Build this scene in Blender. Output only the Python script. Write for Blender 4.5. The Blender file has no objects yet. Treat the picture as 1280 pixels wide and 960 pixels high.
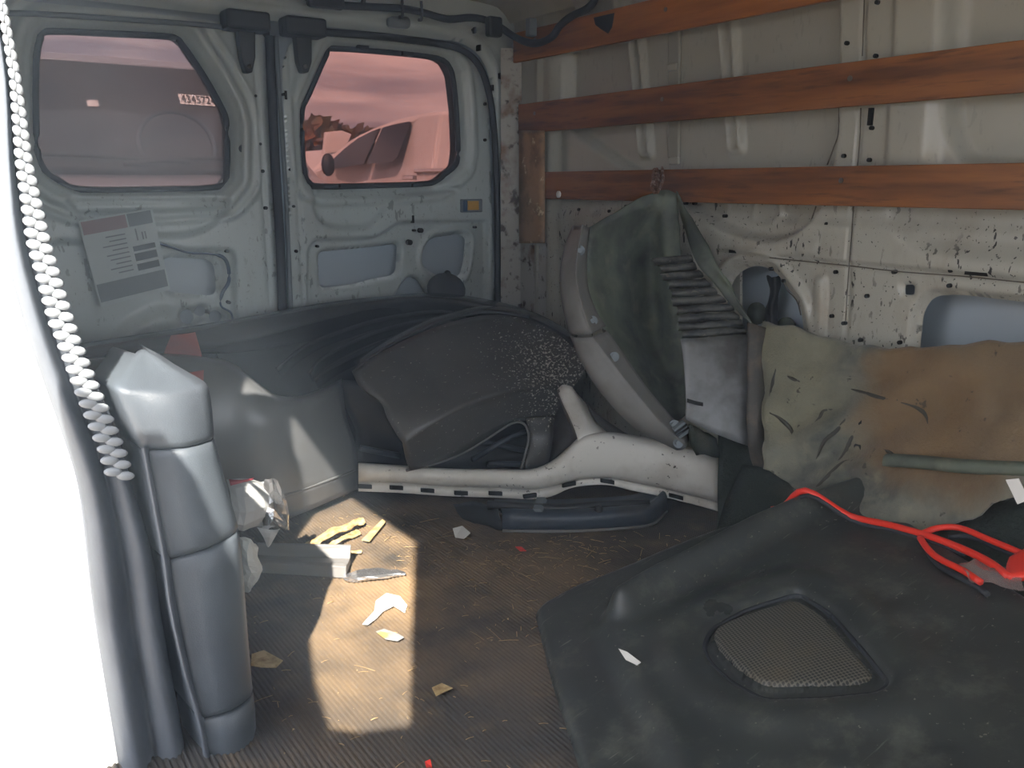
import bpy, bmesh, math, random
import numpy as np
from mathutils import Vector, Matrix, noise
random.seed(7); np.random.seed(7)
C = bpy.context.scene.collection
sc = bpy.context.scene

# ------------------------------------------------------------------ camera, world, sun, exposure
F = 1060.0; CAM_H = 0.86
PITCH = math.atan(250/F); YAW = math.radians(35.0852)
cd = bpy.data.cameras.new('camera'); cam = bpy.data.objects.new('camera', cd); C.objects.link(cam)
cd.sensor_width = 36; cd.lens = 36*F/1280; cd.clip_start = 0.02; cd.clip_end = 500
cam.location = (0, 0, CAM_H)
cam.rotation_euler = (math.pi/2-PITCH, 0, -YAW)
sc.camera = cam

SUN_AZ = math.radians(38.5); SUN_EL = math.radians(43.0)
sd = bpy.data.lights.new('sun', 'SUN'); sd.energy = 10.5; sd.angle = math.radians(0.6); sd.color = (1, .95, .86)
sun = bpy.data.objects.new('sun', sd); C.objects.link(sun)
_d = Vector((math.sin(SUN_AZ)*math.cos(SUN_EL), math.cos(SUN_AZ)*math.cos(SUN_EL), -math.sin(SUN_EL)))
sun.rotation_euler = _d.to_track_quat('-Z', 'Y').to_euler(); sun.location = (-3, -5, 6)

w = bpy.data.worlds.new('sky'); sc.world = w; w.use_nodes = True
nt = w.node_tree; nt.nodes.clear()
def N(t, typ, **kw):
    n = t.nodes.new(typ)
    for k, v in kw.items(): setattr(n, k, v)
    return n
out = N(nt, 'ShaderNodeOutputWorld'); bg = N(nt, 'ShaderNodeBackground'); bg.inputs['Strength'].default_value = 4.2
tc = N(nt, 'ShaderNodeTexCoord'); mp = N(nt, 'ShaderNodeMapping'); mp.inputs['Scale'].default_value = (1.2, 1.2, 9)
nz = N(nt, 'ShaderNodeTexNoise'); nz.inputs['Scale'].default_value = 2.6; nz.inputs['Detail'].default_value = 6; nz.inputs['Roughness'].default_value = .55
cr = N(nt, 'ShaderNodeValToRGB'); cr.color_ramp.elements[0].position = .43; cr.color_ramp.elements[1].position = .60
cr.color_ramp.elements[0].color = (.34, .37, .46, 1); cr.color_ramp.elements[1].color = (.80, .82, .85, 1)
nt.links.new(tc.outputs['Generated'], mp.inputs['Vector']); nt.links.new(mp.outputs['Vector'], nz.inputs['Vector'])
nt.links.new(nz.outputs['Fac'], cr.inputs['Fac']); nt.links.new(cr.outputs['Color'], bg.inputs['Color'])
nt.links.new(bg.outputs['Background'], out.inputs['Surface'])

vs = sc.view_settings; vs.view_transform = 'Standard'; vs.look = 'None'; vs.gamma = 1; vs.use_curve_mapping = False
vs.exposure = 1.08

# ------------------------------------------------------------------ helpers: photo rays onto real planes
_cp, _sp, _cy, _sy = math.cos(PITCH), math.sin(PITCH), math.cos(YAW), math.sin(YAW)
def ray(u, v):
    a = (u-640)/F; b = (480-v)/F
    f = _cp + b*_sp; z = b*_cp - _sp
    return Vector((f*_sy + a*_cy, f*_cy - a*_sy, z))
def at(u, v, Y=None, X=None, Z=None):
    d = ray(u, v)
    t = X/d.x if X is not None else Y/d.y if Y is not None else (Z-CAM_H)/d.z
    return Vector((t*d.x, t*d.y, CAM_H + t*d.z))
def onplane(u, v, p0, n):
    d = ray(u, v); o = Vector((0, 0, CAM_H))
    return o + d*((p0-o).dot(n)/d.dot(n))

def lin(c):
    return tuple((x/12.92 if x <= .04045 else ((x+.055)/1.055)**2.4) for x in (k/255 for k in c)) + (1,)

# ------------------------------------------------------------------ objects
def obj(name, verts, faces, mat, parent=None, smooth=True, solid=0, bevel=0, subd=0, origin=None):
    V = np.asarray([tuple(v) for v in verts], dtype=float) if not isinstance(verts, np.ndarray) else verts
    org = np.array([V[:, 0].mean(), V[:, 1].mean(), V[:, 2].min()]) if origin is None else np.array(origin)
    me = bpy.data.meshes.new(name)
    me.from_pydata((V-org).tolist(), [], [tuple(int(i) for i in f) for f in faces])
    bm = bmesh.new(); bm.from_mesh(me); bmesh.ops.recalc_face_normals(bm, faces=bm.faces); bm.to_mesh(me); bm.free()
    if smooth:
        for p in me.polygons: p.use_smooth = True
    if mat: me.materials.append(mat)
    o = bpy.data.objects.new(name, me); C.objects.link(o); o.location = org
    if parent is not None:
        o.parent = parent; o.matrix_parent_inverse = Matrix.Translation(-Vector(parent.location))
    if bevel:
        m = o.modifiers.new('b', 'BEVEL'); m.width = bevel; m.segments = 2; m.limit_method = 'ANGLE'
    if solid:
        m = o.modifiers.new('s', 'SOLIDIFY'); m.thickness = solid; m.offset = 0
    if subd:
        m = o.modifiers.new('d', 'SUBSURF'); m.levels = subd; m.render_levels = subd
    return o
def tag(o, label=None, cat=None, group=None, kind=None):
    if label: o['label'] = label
    if cat: o['category'] = cat
    if group: o['group'] = group
    if kind: o['kind'] = kind
    return o
def thing(name, loc, label, cat, group=None):
    o = bpy.data.objects.new(name, None); C.objects.link(o); o.location = loc; o.empty_display_size = .05
    return tag(o, label, cat, group)
def structure(o): return tag(o, kind='structure')
def root(name, loc=(0, 0, 0)):
    o = bpy.data.objects.new(name, None); C.objects.link(o); o.location = loc; o['kind'] = 'structure'; return o

class MB:
    def __init__(s): s.v = []; s.f = []
    def add(s, V, Fc):
        k = len(s.v); s.v += [tuple(p) for p in V]; s.f += [tuple(i+k for i in f) for f in Fc]; return s
    def box(s, a, b):
        x0, y0, z0 = a; x1, y1, z1 = b
        return s.add([(x0,y0,z0),(x1,y0,z0),(x1,y1,z0),(x0,y1,z0),(x0,y0,z1),(x1,y0,z1),(x1,y1,z1),(x0,y1,z1)],
                     [(0,3,2,1),(4,5,6,7),(0,1,5,4),(1,2,6,5),(2,3,7,6),(3,0,4,7)])
    def hexa(s, q, d):                       # quad (four points) pushed by vector d
        q = [Vector(p) for p in q]; d = Vector(d); n = len(q)
        return s.add(q+[p+d for p in q], [tuple(range(n)), tuple(range(2*n-1, n-1, -1))]+[(i, i+n, (i+1) % n+n, (i+1) % n) for i in range(n)])
    def tube(s, pts, r, n=8, closed=False, sub=4):
        P = crom([Vector(p) for p in pts], sub, closed) if sub > 1 else [Vector(p) for p in pts]
        m = len(P); k = len(s.v); rr = r if callable(r) else (lambda t: r)
        up = Vector((0, 0, 1))
        for i, p in enumerate(P):
            t = (P[(i+1) % m]-P[i-1]) if closed else (P[min(i+1, m-1)]-P[max(i-1, 0)])
            t.normalize(); a = t.cross(up)
            if a.length < .05: a = t.cross(Vector((1, 0, 0)))
            a.normalize(); b = t.cross(a); R = rr(i/(m-1))
            for j in range(n):
                q = 2*math.pi*j/n; s.v.append(tuple(p + a*math.cos(q)*R + b*math.sin(q)*R))
        for i in range(m if closed else m-1):
            i2 = (i+1) % m
            for j in range(n): s.f.append((k+i*n+j, k+i*n+(j+1) % n, k+i2*n+(j+1) % n, k+i2*n+j))
        if not closed: s.f += [tuple(k+j for j in range(n-1, -1, -1)), tuple(k+(m-1)*n+j for j in range(n))]
        return s
    def disc(s, c, nrm, r, h=.002, n=14):
        c = Vector(c); nrm = Vector(nrm).normalized(); a = nrm.orthogonal().normalized(); b = nrm.cross(a)
        ring = [c + a*math.cos(2*math.pi*i/n)*r + b*math.sin(2*math.pi*i/n)*r for i in range(n)]
        return s.hexa(ring, nrm*h)
    def ellip(s, c, r, n=12, m=8, M=None):
        V = []; Fc = []
        for i in range(m+1):
            th = math.pi*i/m
            for j in range(n):
                ph = 2*math.pi*j/n; p = Vector((r[0]*math.sin(th)*math.cos(ph), r[1]*math.sin(th)*math.sin(ph), r[2]*math.cos(th)))
                V.append((M @ p if M else p)+Vector(c))
        for i in range(m):
            for j in range(n): Fc.append((i*n+j, i*n+(j+1) % n, (i+1)*n+(j+1) % n, (i+1)*n+j))
        return s.add(V, Fc)
    def build(s, name, mat, parent=None, **kw): return obj(name, s.v, s.f, mat, parent, **kw)

def crom(P, k, closed=False):
    n = len(P); R = []
    for i in range(n if closed else n-1):
        p0 = P[i-1] if (i > 0 or closed) else P[0]*2-P[1]
        p1 = P[i]; p2 = P[(i+1) % n]; p3 = P[(i+2) % n] if (closed or i+2 < n) else P[-1]*2-P[-2]
        for j in range(k):
            t = j/k; R.append(.5*((2*p1)+(p2-p0)*t+(2*p0-5*p1+4*p2-p3)*t*t+(3*p1-p0-3*p2+p3)*t**3))
    if not closed: R.append(P[-1].copy())
    return R
def loft(rows, ku=4, kv=4):
    G = [crom([Vector(p) for p in r], ku) if ku > 1 else [Vector(p) for p in r] for r in rows]
    n = len(G[0])
    if kv > 1:
        cols = [crom([g[j] for g in G], kv) for j in range(n)]
        G = [[c[i] for c in cols] for i in range(len(cols[0]))]
    V = [p for g in G for p in g]; m = len(G)
    Fc = [(i*n+j, i*n+j+1, (i+1)*n+j+1, (i+1)*n+j) for i in range(m-1) for j in range(n-1)]
    return V, Fc
def rough_up(V, amp, scale, seed=0):
    o = Vector((seed*7.3, seed*3.1, 1.7*seed)); return [v + noise.noise_vector(v*scale+o)*amp for v in V]

# signed distance helpers on numpy grids
def fillet(P, r, n=5):
    P = [np.array(p, float)[:2] for p in P]; R = []; m = len(P)
    for i in range(m):
        a, b, c = P[i-1], P[i], P[(i+1) % m]
        d1 = a-b; d2 = c-b; l1 = np.linalg.norm(d1); l2 = np.linalg.norm(d2); d1 /= l1; d2 /= l2
        t = min(r, l1*.45, l2*.45)
        for k in range(n+1):
            s = k/n; R.append((1-s)**2*(b+d1*t) + 2*s*(1-s)*b + s*s*(b+d2*t))
    return R
def sdf(P, S, T):
    P = [np.array(p, float)[:2] for p in P]; n = len(P)
    d = np.full(S.shape, 1e9); ins = np.zeros(S.shape, bool)
    for i in range(n):
        a, b = P[i-1], P[i]; e = b-a; L = max(float(e @ e), 1e-12)
        h = np.clip(((S-a[0])*e[0]+(T-a[1])*e[1])/L, 0, 1)
        d = np.minimum(d, (S-a[0]-h*e[0])**2+(T-a[1]-h*e[1])**2)
        c = (a[1] > T) != (b[1] > T)
        with np.errstate(divide='ignore', invalid='ignore'):
            ins ^= c & (S < (b[0]-a[0])*(T-a[1])/(b[1]-a[1] if b[1] != a[1] else 1e-12)+a[0])
    d = np.sqrt(d); return np.where(ins, -d, d)
def sdline(P, S, T):
    d = np.full(S.shape, 1e9)
    for a, b in zip(P[:-1], P[1:]):
        a = np.array(a, float); b = np.array(b, float); e = b-a; L = max(float(e @ e), 1e-12)
        h = np.clip(((S-a[0])*e[0]+(T-a[1])*e[1])/L, 0, 1)
        d = np.minimum(d, (S-a[0]-h*e[0])**2+(T-a[1]-h*e[1])**2)
    return np.sqrt(d)
def sm(x, a, b):
    t = np.clip((x-a)/(b-a), 0, 1); return t*t*(3-2*t)
def sheet(name, p0, ex, ey, n, s0, s1, t0, t1, cell, hfun, keep, mat, parent=None, solid=0):
    """a pressed sheet: grid on the plane p0+s*ex+t*ey, pressed along n by hfun, cut where keep(S,T) < 0"""
    ns = int((s1-s0)/cell)+1; ntt = int((t1-t0)/cell)+1
    s = np.linspace(s0, s1, ns); t = np.linspace(t0, t1, ntt); S, T = np.meshgrid(s, t, indexing='ij')
    if keep is not None:
        K = keep(S, T); gs, gt = np.gradient(K, s, t); g2 = np.maximum(gs*gs+gt*gt, .2)
        snap = np.abs(K) < .75*cell
        S = np.where(snap, S-K*gs/g2, S); T = np.where(snap, T-K*gt/g2, T); K = np.where(snap, 0, K)
    else: K = np.ones(S.shape)
    Hh = hfun(S, T)
    p0, ex, ey, n = (np.array(q, float) for q in (p0, ex, ey, n))
    V = p0+S[..., None]*ex+T[..., None]*ey+Hh[..., None]*n
    idx = np.arange(ns*ntt).reshape(ns, ntt)
    ok = (K[:-1, :-1] >= 0) & (K[1:, :-1] >= 0) & (K[:-1, 1:] >= 0) & (K[1:, 1:] >= 0)
    q = np.stack([idx[:-1, :-1], idx[1:, :-1], idx[1:, 1:], idx[:-1, 1:]], -1)[ok]
    used = np.unique(q); re = np.full(ns*ntt, -1); re[used] = np.arange(len(used))
    return obj(name, V.reshape(-1, 3)[used], re[q], mat, parent, solid=solid)

# ------------------------------------------------------------------ materials
def mat(name, col, rough=.5, metal=0, spec=.5, var=None, var2=None, chips=None, bump=None, stretch=None, coat=0, sheen=0, trans=0, alpha=1):
    m = bpy.data.materials.new(name); m.use_nodes = True; t = m.node_tree; b = t.nodes['Principled BSDF']
    b.inputs['Roughness'].default_value = rough; b.inputs['Metallic'].default_value = metal
    b.inputs['Specular IOR Level'].default_value = spec; b.inputs['Coat Weight'].default_value = coat
    b.inputs['Transmission Weight'].default_value = trans; b.inputs['Alpha'].default_value = alpha
    if sheen: b.inputs['Sheen Weight'].default_value = sheen
    g = N(t, 'ShaderNodeNewGeometry'); vec = g.outputs['Position']
    if stretch:
        mp = N(t, 'ShaderNodeMapping'); mp.inputs['Scale'].default_value = stretch; t.links.new(vec, mp.inputs['Vector']); vec = mp.outputs['Vector']
    cur = N(t, 'ShaderNodeRGB'); cur.outputs[0].default_value = lin(col); cur = cur.outputs[0]
    def nz(scale, detail=4, rg=.6, v=vec):
        n = N(t, 'ShaderNodeTexNoise'); n.inputs['Scale'].default_value = scale; n.inputs['Detail'].default_value = detail; n.inputs['Roughness'].default_value = rg
        t.links.new(v, n.inputs['Vector']); return n.outputs['Fac']
    def rng(x, a, b_):
        r = N(t, 'ShaderNodeMapRange'); r.inputs['From Min'].default_value = a; r.inputs['From Max'].default_value = b_; t.links.new(x, r.inputs['Value']); return r.outputs['Result']
    def mix(a, col2, fac):
        x = N(t, 'ShaderNodeMix', data_type='RGBA'); t.links.new(a, x.inputs[6]); x.inputs[7].default_value = lin(col2); t.links.new(fac, x.inputs[0]); return x.outputs[2]
    def mul(a, b_):
        x = N(t, 'ShaderNodeMath', operation='MULTIPLY'); t.links.new(a, x.inputs[0])
        if hasattr(b_, 'node'): t.links.new(b_, x.inputs[1])
        else: x.inputs[1].default_value = b_
        return x.outputs[0]
    for vv in (var, var2):
        if vv: cur = mix(cur, vv[0], mul(rng(nz(vv[1]), vv[2], vv[3]), vv[4] if len(vv) > 4 else 1.0))
    if chips:                                  # (colour, fine scale, threshold, large-scale mask scale, mask lo, mask hi)
        a = rng(nz(chips[1], 3), chips[2], chips[2]+.03); mk = rng(nz(chips[3], 2), chips[4], chips[5]); cur = mix(cur, chips[0], mul(a, mk))
    t.links.new(cur, b.inputs['Base Color'])
    if bump:
        bp = N(t, 'ShaderNodeBump'); bp.inputs['Strength'].default_value = bump[1]; bp.inputs['Distance'].default_value = bump[2] if len(bump) > 2 else .003
        t.links.new(nz(bump[0], 5), bp.inputs['Height']); t.links.new(bp.outputs['Normal'], b.inputs['Normal'])
    m['h'] = 1
    return m, t, b, dict(nz=nz, rng=rng, mix=mix, mul=mul, cur=cur, g=g)
def M1(*a, **k): return mat(*a, **k)[0]

m_print2 = M1('grey_primer', (150, 148, 136), rough=.5)
m_line = M1('dark_line', (84, 76, 66), rough=.7)
def make_white_panel(name, base, low_dirt):
    m, t, b, h = mat(name, base, rough=.3, spec=.5, var=((150, 146, 136), 2.2, .45, .75, .5))
    sx = N(t, 'ShaderNodeSeparateXYZ'); t.links.new(h['g'].outputs['Position'], sx.inputs[0])
    low = N(t, 'ShaderNodeMapRange'); low.inputs['From Min'].default_value = 1.0; low.inputs['From Max'].default_value = .62
    t.links.new(sx.outputs['Z'], low.inputs['Value'])
    cur = h['cur']
    # brown road grime, thicker low on the panel, runs downward
    mp = N(t, 'ShaderNodeMapping'); mp.inputs['Scale'].default_value = (1, 1, .45); t.links.new(h['g'].outputs['Position'], mp.inputs['Vector'])
    gr = h['rng'](h['nz'](5.5, 6, .68, mp.outputs['Vector']), .5, .74)
    cur = h['mix'](cur, (126, 108, 88), h['mul'](h['mul'](gr, low.outputs['Result']), .75*low_dirt))
    # black scuffs and paint chips, long thin
    mp2 = N(t, 'ShaderNodeMapping'); mp2.inputs['Scale'].default_value = (1, 1.25, .42); mp2.inputs['Rotation'].default_value = (.35, 0, 0); t.links.new(h['g'].outputs['Position'], mp2.inputs['Vector'])
    ch = h['rng'](h['nz'](62, 3, .55, mp2.outputs['Vector']), .618, .64)
    mk = h['rng'](h['nz'](4.5, 2), .42, .54)
    low2 = N(t, 'ShaderNodeMapRange'); low2.inputs['From Min'].default_value = .92; low2.inputs['From Max'].default_value = .8; low2.inputs['To Min'].default_value = .12
    t.links.new(sx.outputs['Z'], low2.inputs['Value'])
    cur = h['mix'](cur, (38, 34, 30), h['mul'](h['mul'](ch, mk), h['mul'](low2.outputs['Result'], min(1, low_dirt*.8+.2))))
    ch2 = h['rng'](h['nz'](130, 2, .5), .68, .7)
    cur = h['mix'](cur, (45, 40, 36), h['mul'](h['mul'](ch2, low2.outputs['Result']), .9*low_dirt))
    t.links.new(cur, b.inputs['Base Color'])
    bp = N(t, 'ShaderNodeBump'); bp.inputs['Strength'].default_value = .12; bp.inputs['Distance'].default_value = .01
    t.links.new(h['nz'](9, 2), bp.inputs['Height']); t.links.new(bp.outputs['Normal'], b.inputs['Normal'])
    return m
m_wall = make_white_panel('white_painted_metal', (170, 168, 156), 1.0)
m_door = make_white_panel('door_painted_metal', (178, 188, 187), .35)
m_skin = M1('outer_skin_paint', (160, 170, 178), rough=.4, var=((150, 150, 148), 3, .5, .8, .5))
m_dirtywall = M1('rusty_pillar_paint', (168, 164, 156), rough=.55, var=((112, 80, 54), 9, .5, .66), var2=((60, 44, 34), 26, .56, .66))
m_jamb = M1('bright_body_paint', (238, 238, 236), rough=.3, coat=.3, chips=((120, 110, 100), 60, .7, 4, .5, .6))
m_black = M1('black_plastic', (26, 27, 28), rough=.45)
m_hole = M1('dark_cavity', (14, 13, 12), rough=.9)
m_rubber = M1('black_rubber', (40, 42, 46), rough=.65, bump=(80, .2))
m_bump = M1('dark_bumper_plastic', (84, 85, 86), rough=.3, spec=.6, var=((92, 88, 82), 5, .5, .8, .5), bump=(420, .08, .001))
m_bumpgloss = M1('smooth_bumper_plastic', (56, 57, 58), rough=.17, spec=.6, var=((70, 68, 62), 5, .5, .8, .5))
m_bumpdark = M1('black_textured_plastic', (30, 32, 34), rough=.5, var=((58, 58, 56), 6, .5, .75, .6))
def make_fender():
    m, t, b, h = mat('scraped_fender_plastic', (80, 78, 74), rough=.38, var=((66, 65, 62), 6, .4, .7), bump=(300, .06, .001))
    # white paint spatter, dense near the right shoulder of the piece
    p = at(690, 460, Y=1.9)
    d = N(t, 'ShaderNodeVectorMath', operation='DISTANCE'); d.inputs[1].default_value = p; t.links.new(h['g'].outputs['Position'], d.inputs[0])
    near = N(t, 'ShaderNodeMapRange'); near.inputs['From Min'].default_value = .26; near.inputs['From Max'].default_value = .03; near.inputs['To Min'].default_value = -.02; near.inputs['To Max'].default_value = .13
    t.links.new(d.outputs['Value'], near.inputs['Value'])
    n = h['nz'](140, 4, .65); s = N(t, 'ShaderNodeMath', operation='ADD'); t.links.new(n, s.inputs[0]); t.links.new(near.outputs['Result'], s.inputs[1])
    cur = h['mix'](h['cur'], (205, 200, 188), h['rng'](s.outputs[0], .66, .69))
    mp = N(t, 'ShaderNodeMapping'); mp.inputs['Scale'].default_value = (14, 60, 14); mp.inputs['Rotation'].default_value = (0, .7, .6); t.links.new(h['g'].outputs['Position'], mp.inputs['Vector'])
    cur = h['mix'](cur, (150, 145, 135), h['mul'](h['rng'](h['nz'](2.2, 3, .5, mp.outputs['Vector']), .69, .72), .6))
    t.links.new(cur, b.inputs['Base Color']); return m
m_fender = make_fender()
m_white = M1('dirty_white_plastic', (214, 211, 202), rough=.42, var=((160, 150, 134), 7, .5, .75, .6), chips=((70, 60, 50), 75, .63, 9, .45, .6))
m_lamp = M1('blue_black_plastic', (52, 60, 70), rough=.35, var=((80, 74, 66), 12, .52, .75, .6))
m_liner = M1('green_black_liner', (92, 99, 84), rough=.6, var=((58, 62, 56), 6, .42, .62), var2=((128, 124, 106), 14, .56, .74, .5), bump=(120, .25))
m_pad = M1('corrugated_pad', (84, 84, 78), rough=.55, var=((32, 32, 31), 20, .4, .62), var2=((128, 122, 108), 40, .6, .72, .6), stretch=(1, 1, 2.2), bump=(90, .5))
m_padface = M1('smooth_liner_plastic', (116, 117, 118), rough=.4, var=((70, 68, 64), 9, .45, .7))
m_flare = M1('grey_arch_plastic', (110, 108, 104), rough=.5, var=((84, 78, 72), 7, .45, .7), bump=(300, .1))
def make_felt():
    m, t, b, h = mat('grey_felt', (118, 117, 104), rough=.95, spec=.1, var=((84, 86, 80), 7, .45, .62), var2=((138, 134, 112), 22, .55, .72, .5), bump=(160, .6, .004), sheen=.2)
    def blob(px, X, r, col, cur, amt, sc=9):
        d = N(t, 'ShaderNodeVectorMath', operation='DISTANCE'); d.inputs[1].default_value = at(*px, X=X); t.links.new(h['g'].outputs['Position'], d.inputs[0])
        n = N(t, 'ShaderNodeMath', operation='MULTIPLY_ADD'); t.links.new(h['nz'](sc, 4), n.inputs[0]); n.inputs[1].default_value = .1; t.links.new(d.outputs['Value'], n.inputs[2])
        f = N(t, 'ShaderNodeMapRange'); f.inputs['From Min'].default_value = r+.125; f.inputs['From Max'].default_value = r+.07; t.links.new(n.outputs[0], f.inputs['Value'])
        return h['mix'](cur, col, h['mul'](f.outputs['Result'], amt))
    cur = blob((1195, 500), 1.64, .15, (116, 90, 60), h['cur'], .7)
    cur = blob((1130, 520), 1.62, .10, (124, 98, 66), cur, .4)
    cur = blob((985, 470), 1.66, .10, (136, 132, 110), cur, .6)
    cur = h['mix'](cur, (60, 56, 48), h['mul'](h['rng'](h['nz'](34, 3), .66, .7), .8))
    t.links.new(cur, b.inputs['Base Color']); return m
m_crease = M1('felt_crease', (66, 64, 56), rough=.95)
m_felt = make_felt()
m_edge = M1('brown_black_edge', (62, 58, 52), rough=.6, var=((98, 84, 70), 12, .5, .7), bump=(90, .4))
m_carpet = M1('dark_green_carpet', (44, 50, 44), rough=.9, spec=.2, var=((74, 72, 62), 7, .5, .7), bump=(120, .7, .006))
def make_panel():
    m, t, b, h = mat('black_door_panel_plastic', (46, 49, 47), rough=.33, spec=.6, var=((66, 70, 64), 3.5, .45, .75, .7), bump=(260, .1, .002))
    cur = h['mix'](h['cur'], (104, 106, 94), h['mul'](h['rng'](h['nz'](13, 9, .74), .52, .72), .5))          # dried dust
    for rot, sc in (((0, 0, .5), (9, 150, 40)), ((0, 0, -.8), (12, 170, 40)), ((0, 0, 1.3), (8, 140, 40))):    # scratches
        mp = N(t, 'ShaderNodeMapping'); mp.inputs['Rotation'].default_value = rot; mp.inputs['Scale'].default_value = sc; t.links.new(h['g'].outputs['Position'], mp.inputs['Vector'])
        cur = h['mix'](cur, (128, 130, 120), h['mul'](h['mul'](h['rng'](h['nz'](1.0, 2, .5, mp.outputs['Vector']), .71, .75), h['rng'](h['nz'](5, 3), .45, .6)), .7))
    cur = h['mix'](cur, (150, 148, 134), h['mul'](h['rng'](h['nz'](110, 2, .5), .71, .74), .6))
    r = h['rng'](h['nz'](6, 5), .3, .7); mr = N(t, 'ShaderNodeMapRange'); mr.inputs['To Min'].default_value = .26; mr.inputs['To Max'].default_value = .5; t.links.new(r, mr.inputs['Value']); t.links.new(mr.outputs['Result'], b.inputs['Roughness'])
    t.links.new(cur, b.inputs['Base Color']); return m
m_panel = make_panel()
def make_grille():
    m, t, b, h = mat('speaker_mesh', (96, 94, 84), rough=.5)
    A_ = at(667, 760, Z=.022); B_ = at(1112, 622, Z=.20); n_ = (at(725, 960, Z=.022)-A_).cross(B_-A_).normalized(); e1 = (B_-A_).normalized(); e2 = n_.cross(e1)
    cb = N(t, 'ShaderNodeCombineXYZ')
    for k_, e in enumerate((e1, e2)):
        d = N(t, 'ShaderNodeVectorMath', operation='DOT_PRODUCT'); d.inputs[1].default_value = e; t.links.new(h['g'].outputs['Position'], d.inputs[0]); t.links.new(d.outputs['Value'], cb.inputs[k_])
    v = N(t, 'ShaderNodeTexVoronoi', feature='F1', voronoi_dimensions='2D'); v.inputs['Scale'].default_value = 170; v.inputs['Randomness'].default_value = 0
    t.links.new(cb.outputs[0], v.inputs['Vector'])
    cur = h['mix'](h['cur'], (18, 17, 13), h['rng'](v.outputs['Distance'], .46, .3))
    cur = h['mix'](cur, (96, 84, 60), h['mul'](h['rng'](h['nz'](9, 4), .5, .7), .4))
    t.links.new(cur, b.inputs['Base Color']); return m
m_grille = make_grille()
m_wood = M1('stained_plywood', (140, 86, 38), rough=.5, var=((100, 58, 24), 9, .4, .64), var2=((70, 38, 18), 30, .55, .72, .8), stretch=(1, .22, 2.6), bump=(60, .08))
m_wood2 = M1('orange_plywood', (168, 104, 42), rough=.5, var=((132, 78, 28), 9, .42, .66), var2=((60, 34, 18), 12, .62, .74, .8), stretch=(1, .22, 2.6), bump=(60, .08))
m_tape = M1('brown_tape', (158, 122, 86), rough=.5, var=((118, 90, 58), 12, .45, .6), var2=((206, 184, 142), 16, .60, .64))
m_steel = M1('worn_steel', (130, 126, 120), rough=.35, metal=.9)
m_rust = M1('rusty_wire', (120, 88, 72), rough=.6, metal=.4, var=((170, 150, 140), 60, .5, .6))
m_red = M1('red_cable', (226, 52, 34), rough=.4)
m_rosered = M1('rose_red_tone', (176, 92, 84), rough=.35, var=((150, 110, 108), 6, .4, .7))
m_paper = M1('white_paper', (226, 224, 218), rough=.7)
m_bag = M1('grey_paper_bag', (170, 172, 172), rough=.6)
m_foil = M1('silver_foil', (212, 212, 214), rough=.2, metal=.9, bump=(60, .5))
m_redprint = M1('red_print', (150, 48, 56), rough=.5)
m_foam = M1('white_foam', (196, 200, 198), rough=.9, bump=(60, .6))
m_channel = M1('grey_extrusion', (112, 110, 108), rough=.5, var=((116, 108, 98), 14, .5, .7))
m_card = M1('dry_fibre', (196, 172, 122), rough=.9, var=((140, 110, 66), 40, .4, .65))
m_leaf = M1('grey_scrap', (140, 140, 138), rough=.6, var=((190, 160, 90), 30, .55, .65))
m_straw = M1('dry_straw', (166, 140, 100), rough=.9)
m_clear = M1('clear_plastic_film', (210, 190, 185), rough=.12, trans=.75, bump=(40, .6))
m_yellow = M1('amber_label', (196, 150, 62), rough=.5)
m_blue = M1('dark_blue_plastic', (40, 66, 92), rough=.4)
m_trim = M1('grained_trim_plastic', (74, 80, 86), rough=.42, var=((62, 66, 72), 5, .4, .7), bump=(520, .35, .0015))
m_seal = M1('grey_weatherstrip', (86, 91, 98), rough=.55, var=((72, 77, 84), 6, .4, .7), bump=(200, .15))
m_sealridge = M1('pale_seal_ridge', (142, 146, 150), rough=.5)
m_print = M1('label_print_grey', (112, 120, 124), rough=.6)
m_printdark = M1('label_print_dark', (52, 62, 70), rough=.45)
m_printpink = M1('label_print_rose', (142, 118, 120), rough=.6)
m_labelwhite = M1('label_white', (176, 186, 186), rough=.5)
m_truck = M1('white_car_paint', (226, 226, 226), rough=.25, coat=.5)
m_greycar = M1('silver_car_paint', (150, 150, 152), rough=.3, coat=.5)
m_carglass = M1('car_window_glass', (20, 22, 26), rough=.08, spec=.6)
m_tyre = M1('tyre_rubber', (24, 24, 25), rough=.8)
m_chrome = M1('chrome', (220, 220, 222), rough=.12, metal=1)
m_ground = M1('dusty_ground', (158, 140, 116), rough=.95, var=((120, 106, 88), 1.5, .4, .65), bump=(14, .5, .03))
m_leafgreen = M1('autumn_leaves', (92, 88, 62), rough=.9, var=((120, 86, 56), 1.2, .45, .6))
m_bark = M1('tree_bark', (84, 68, 54), rough=.95)
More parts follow.
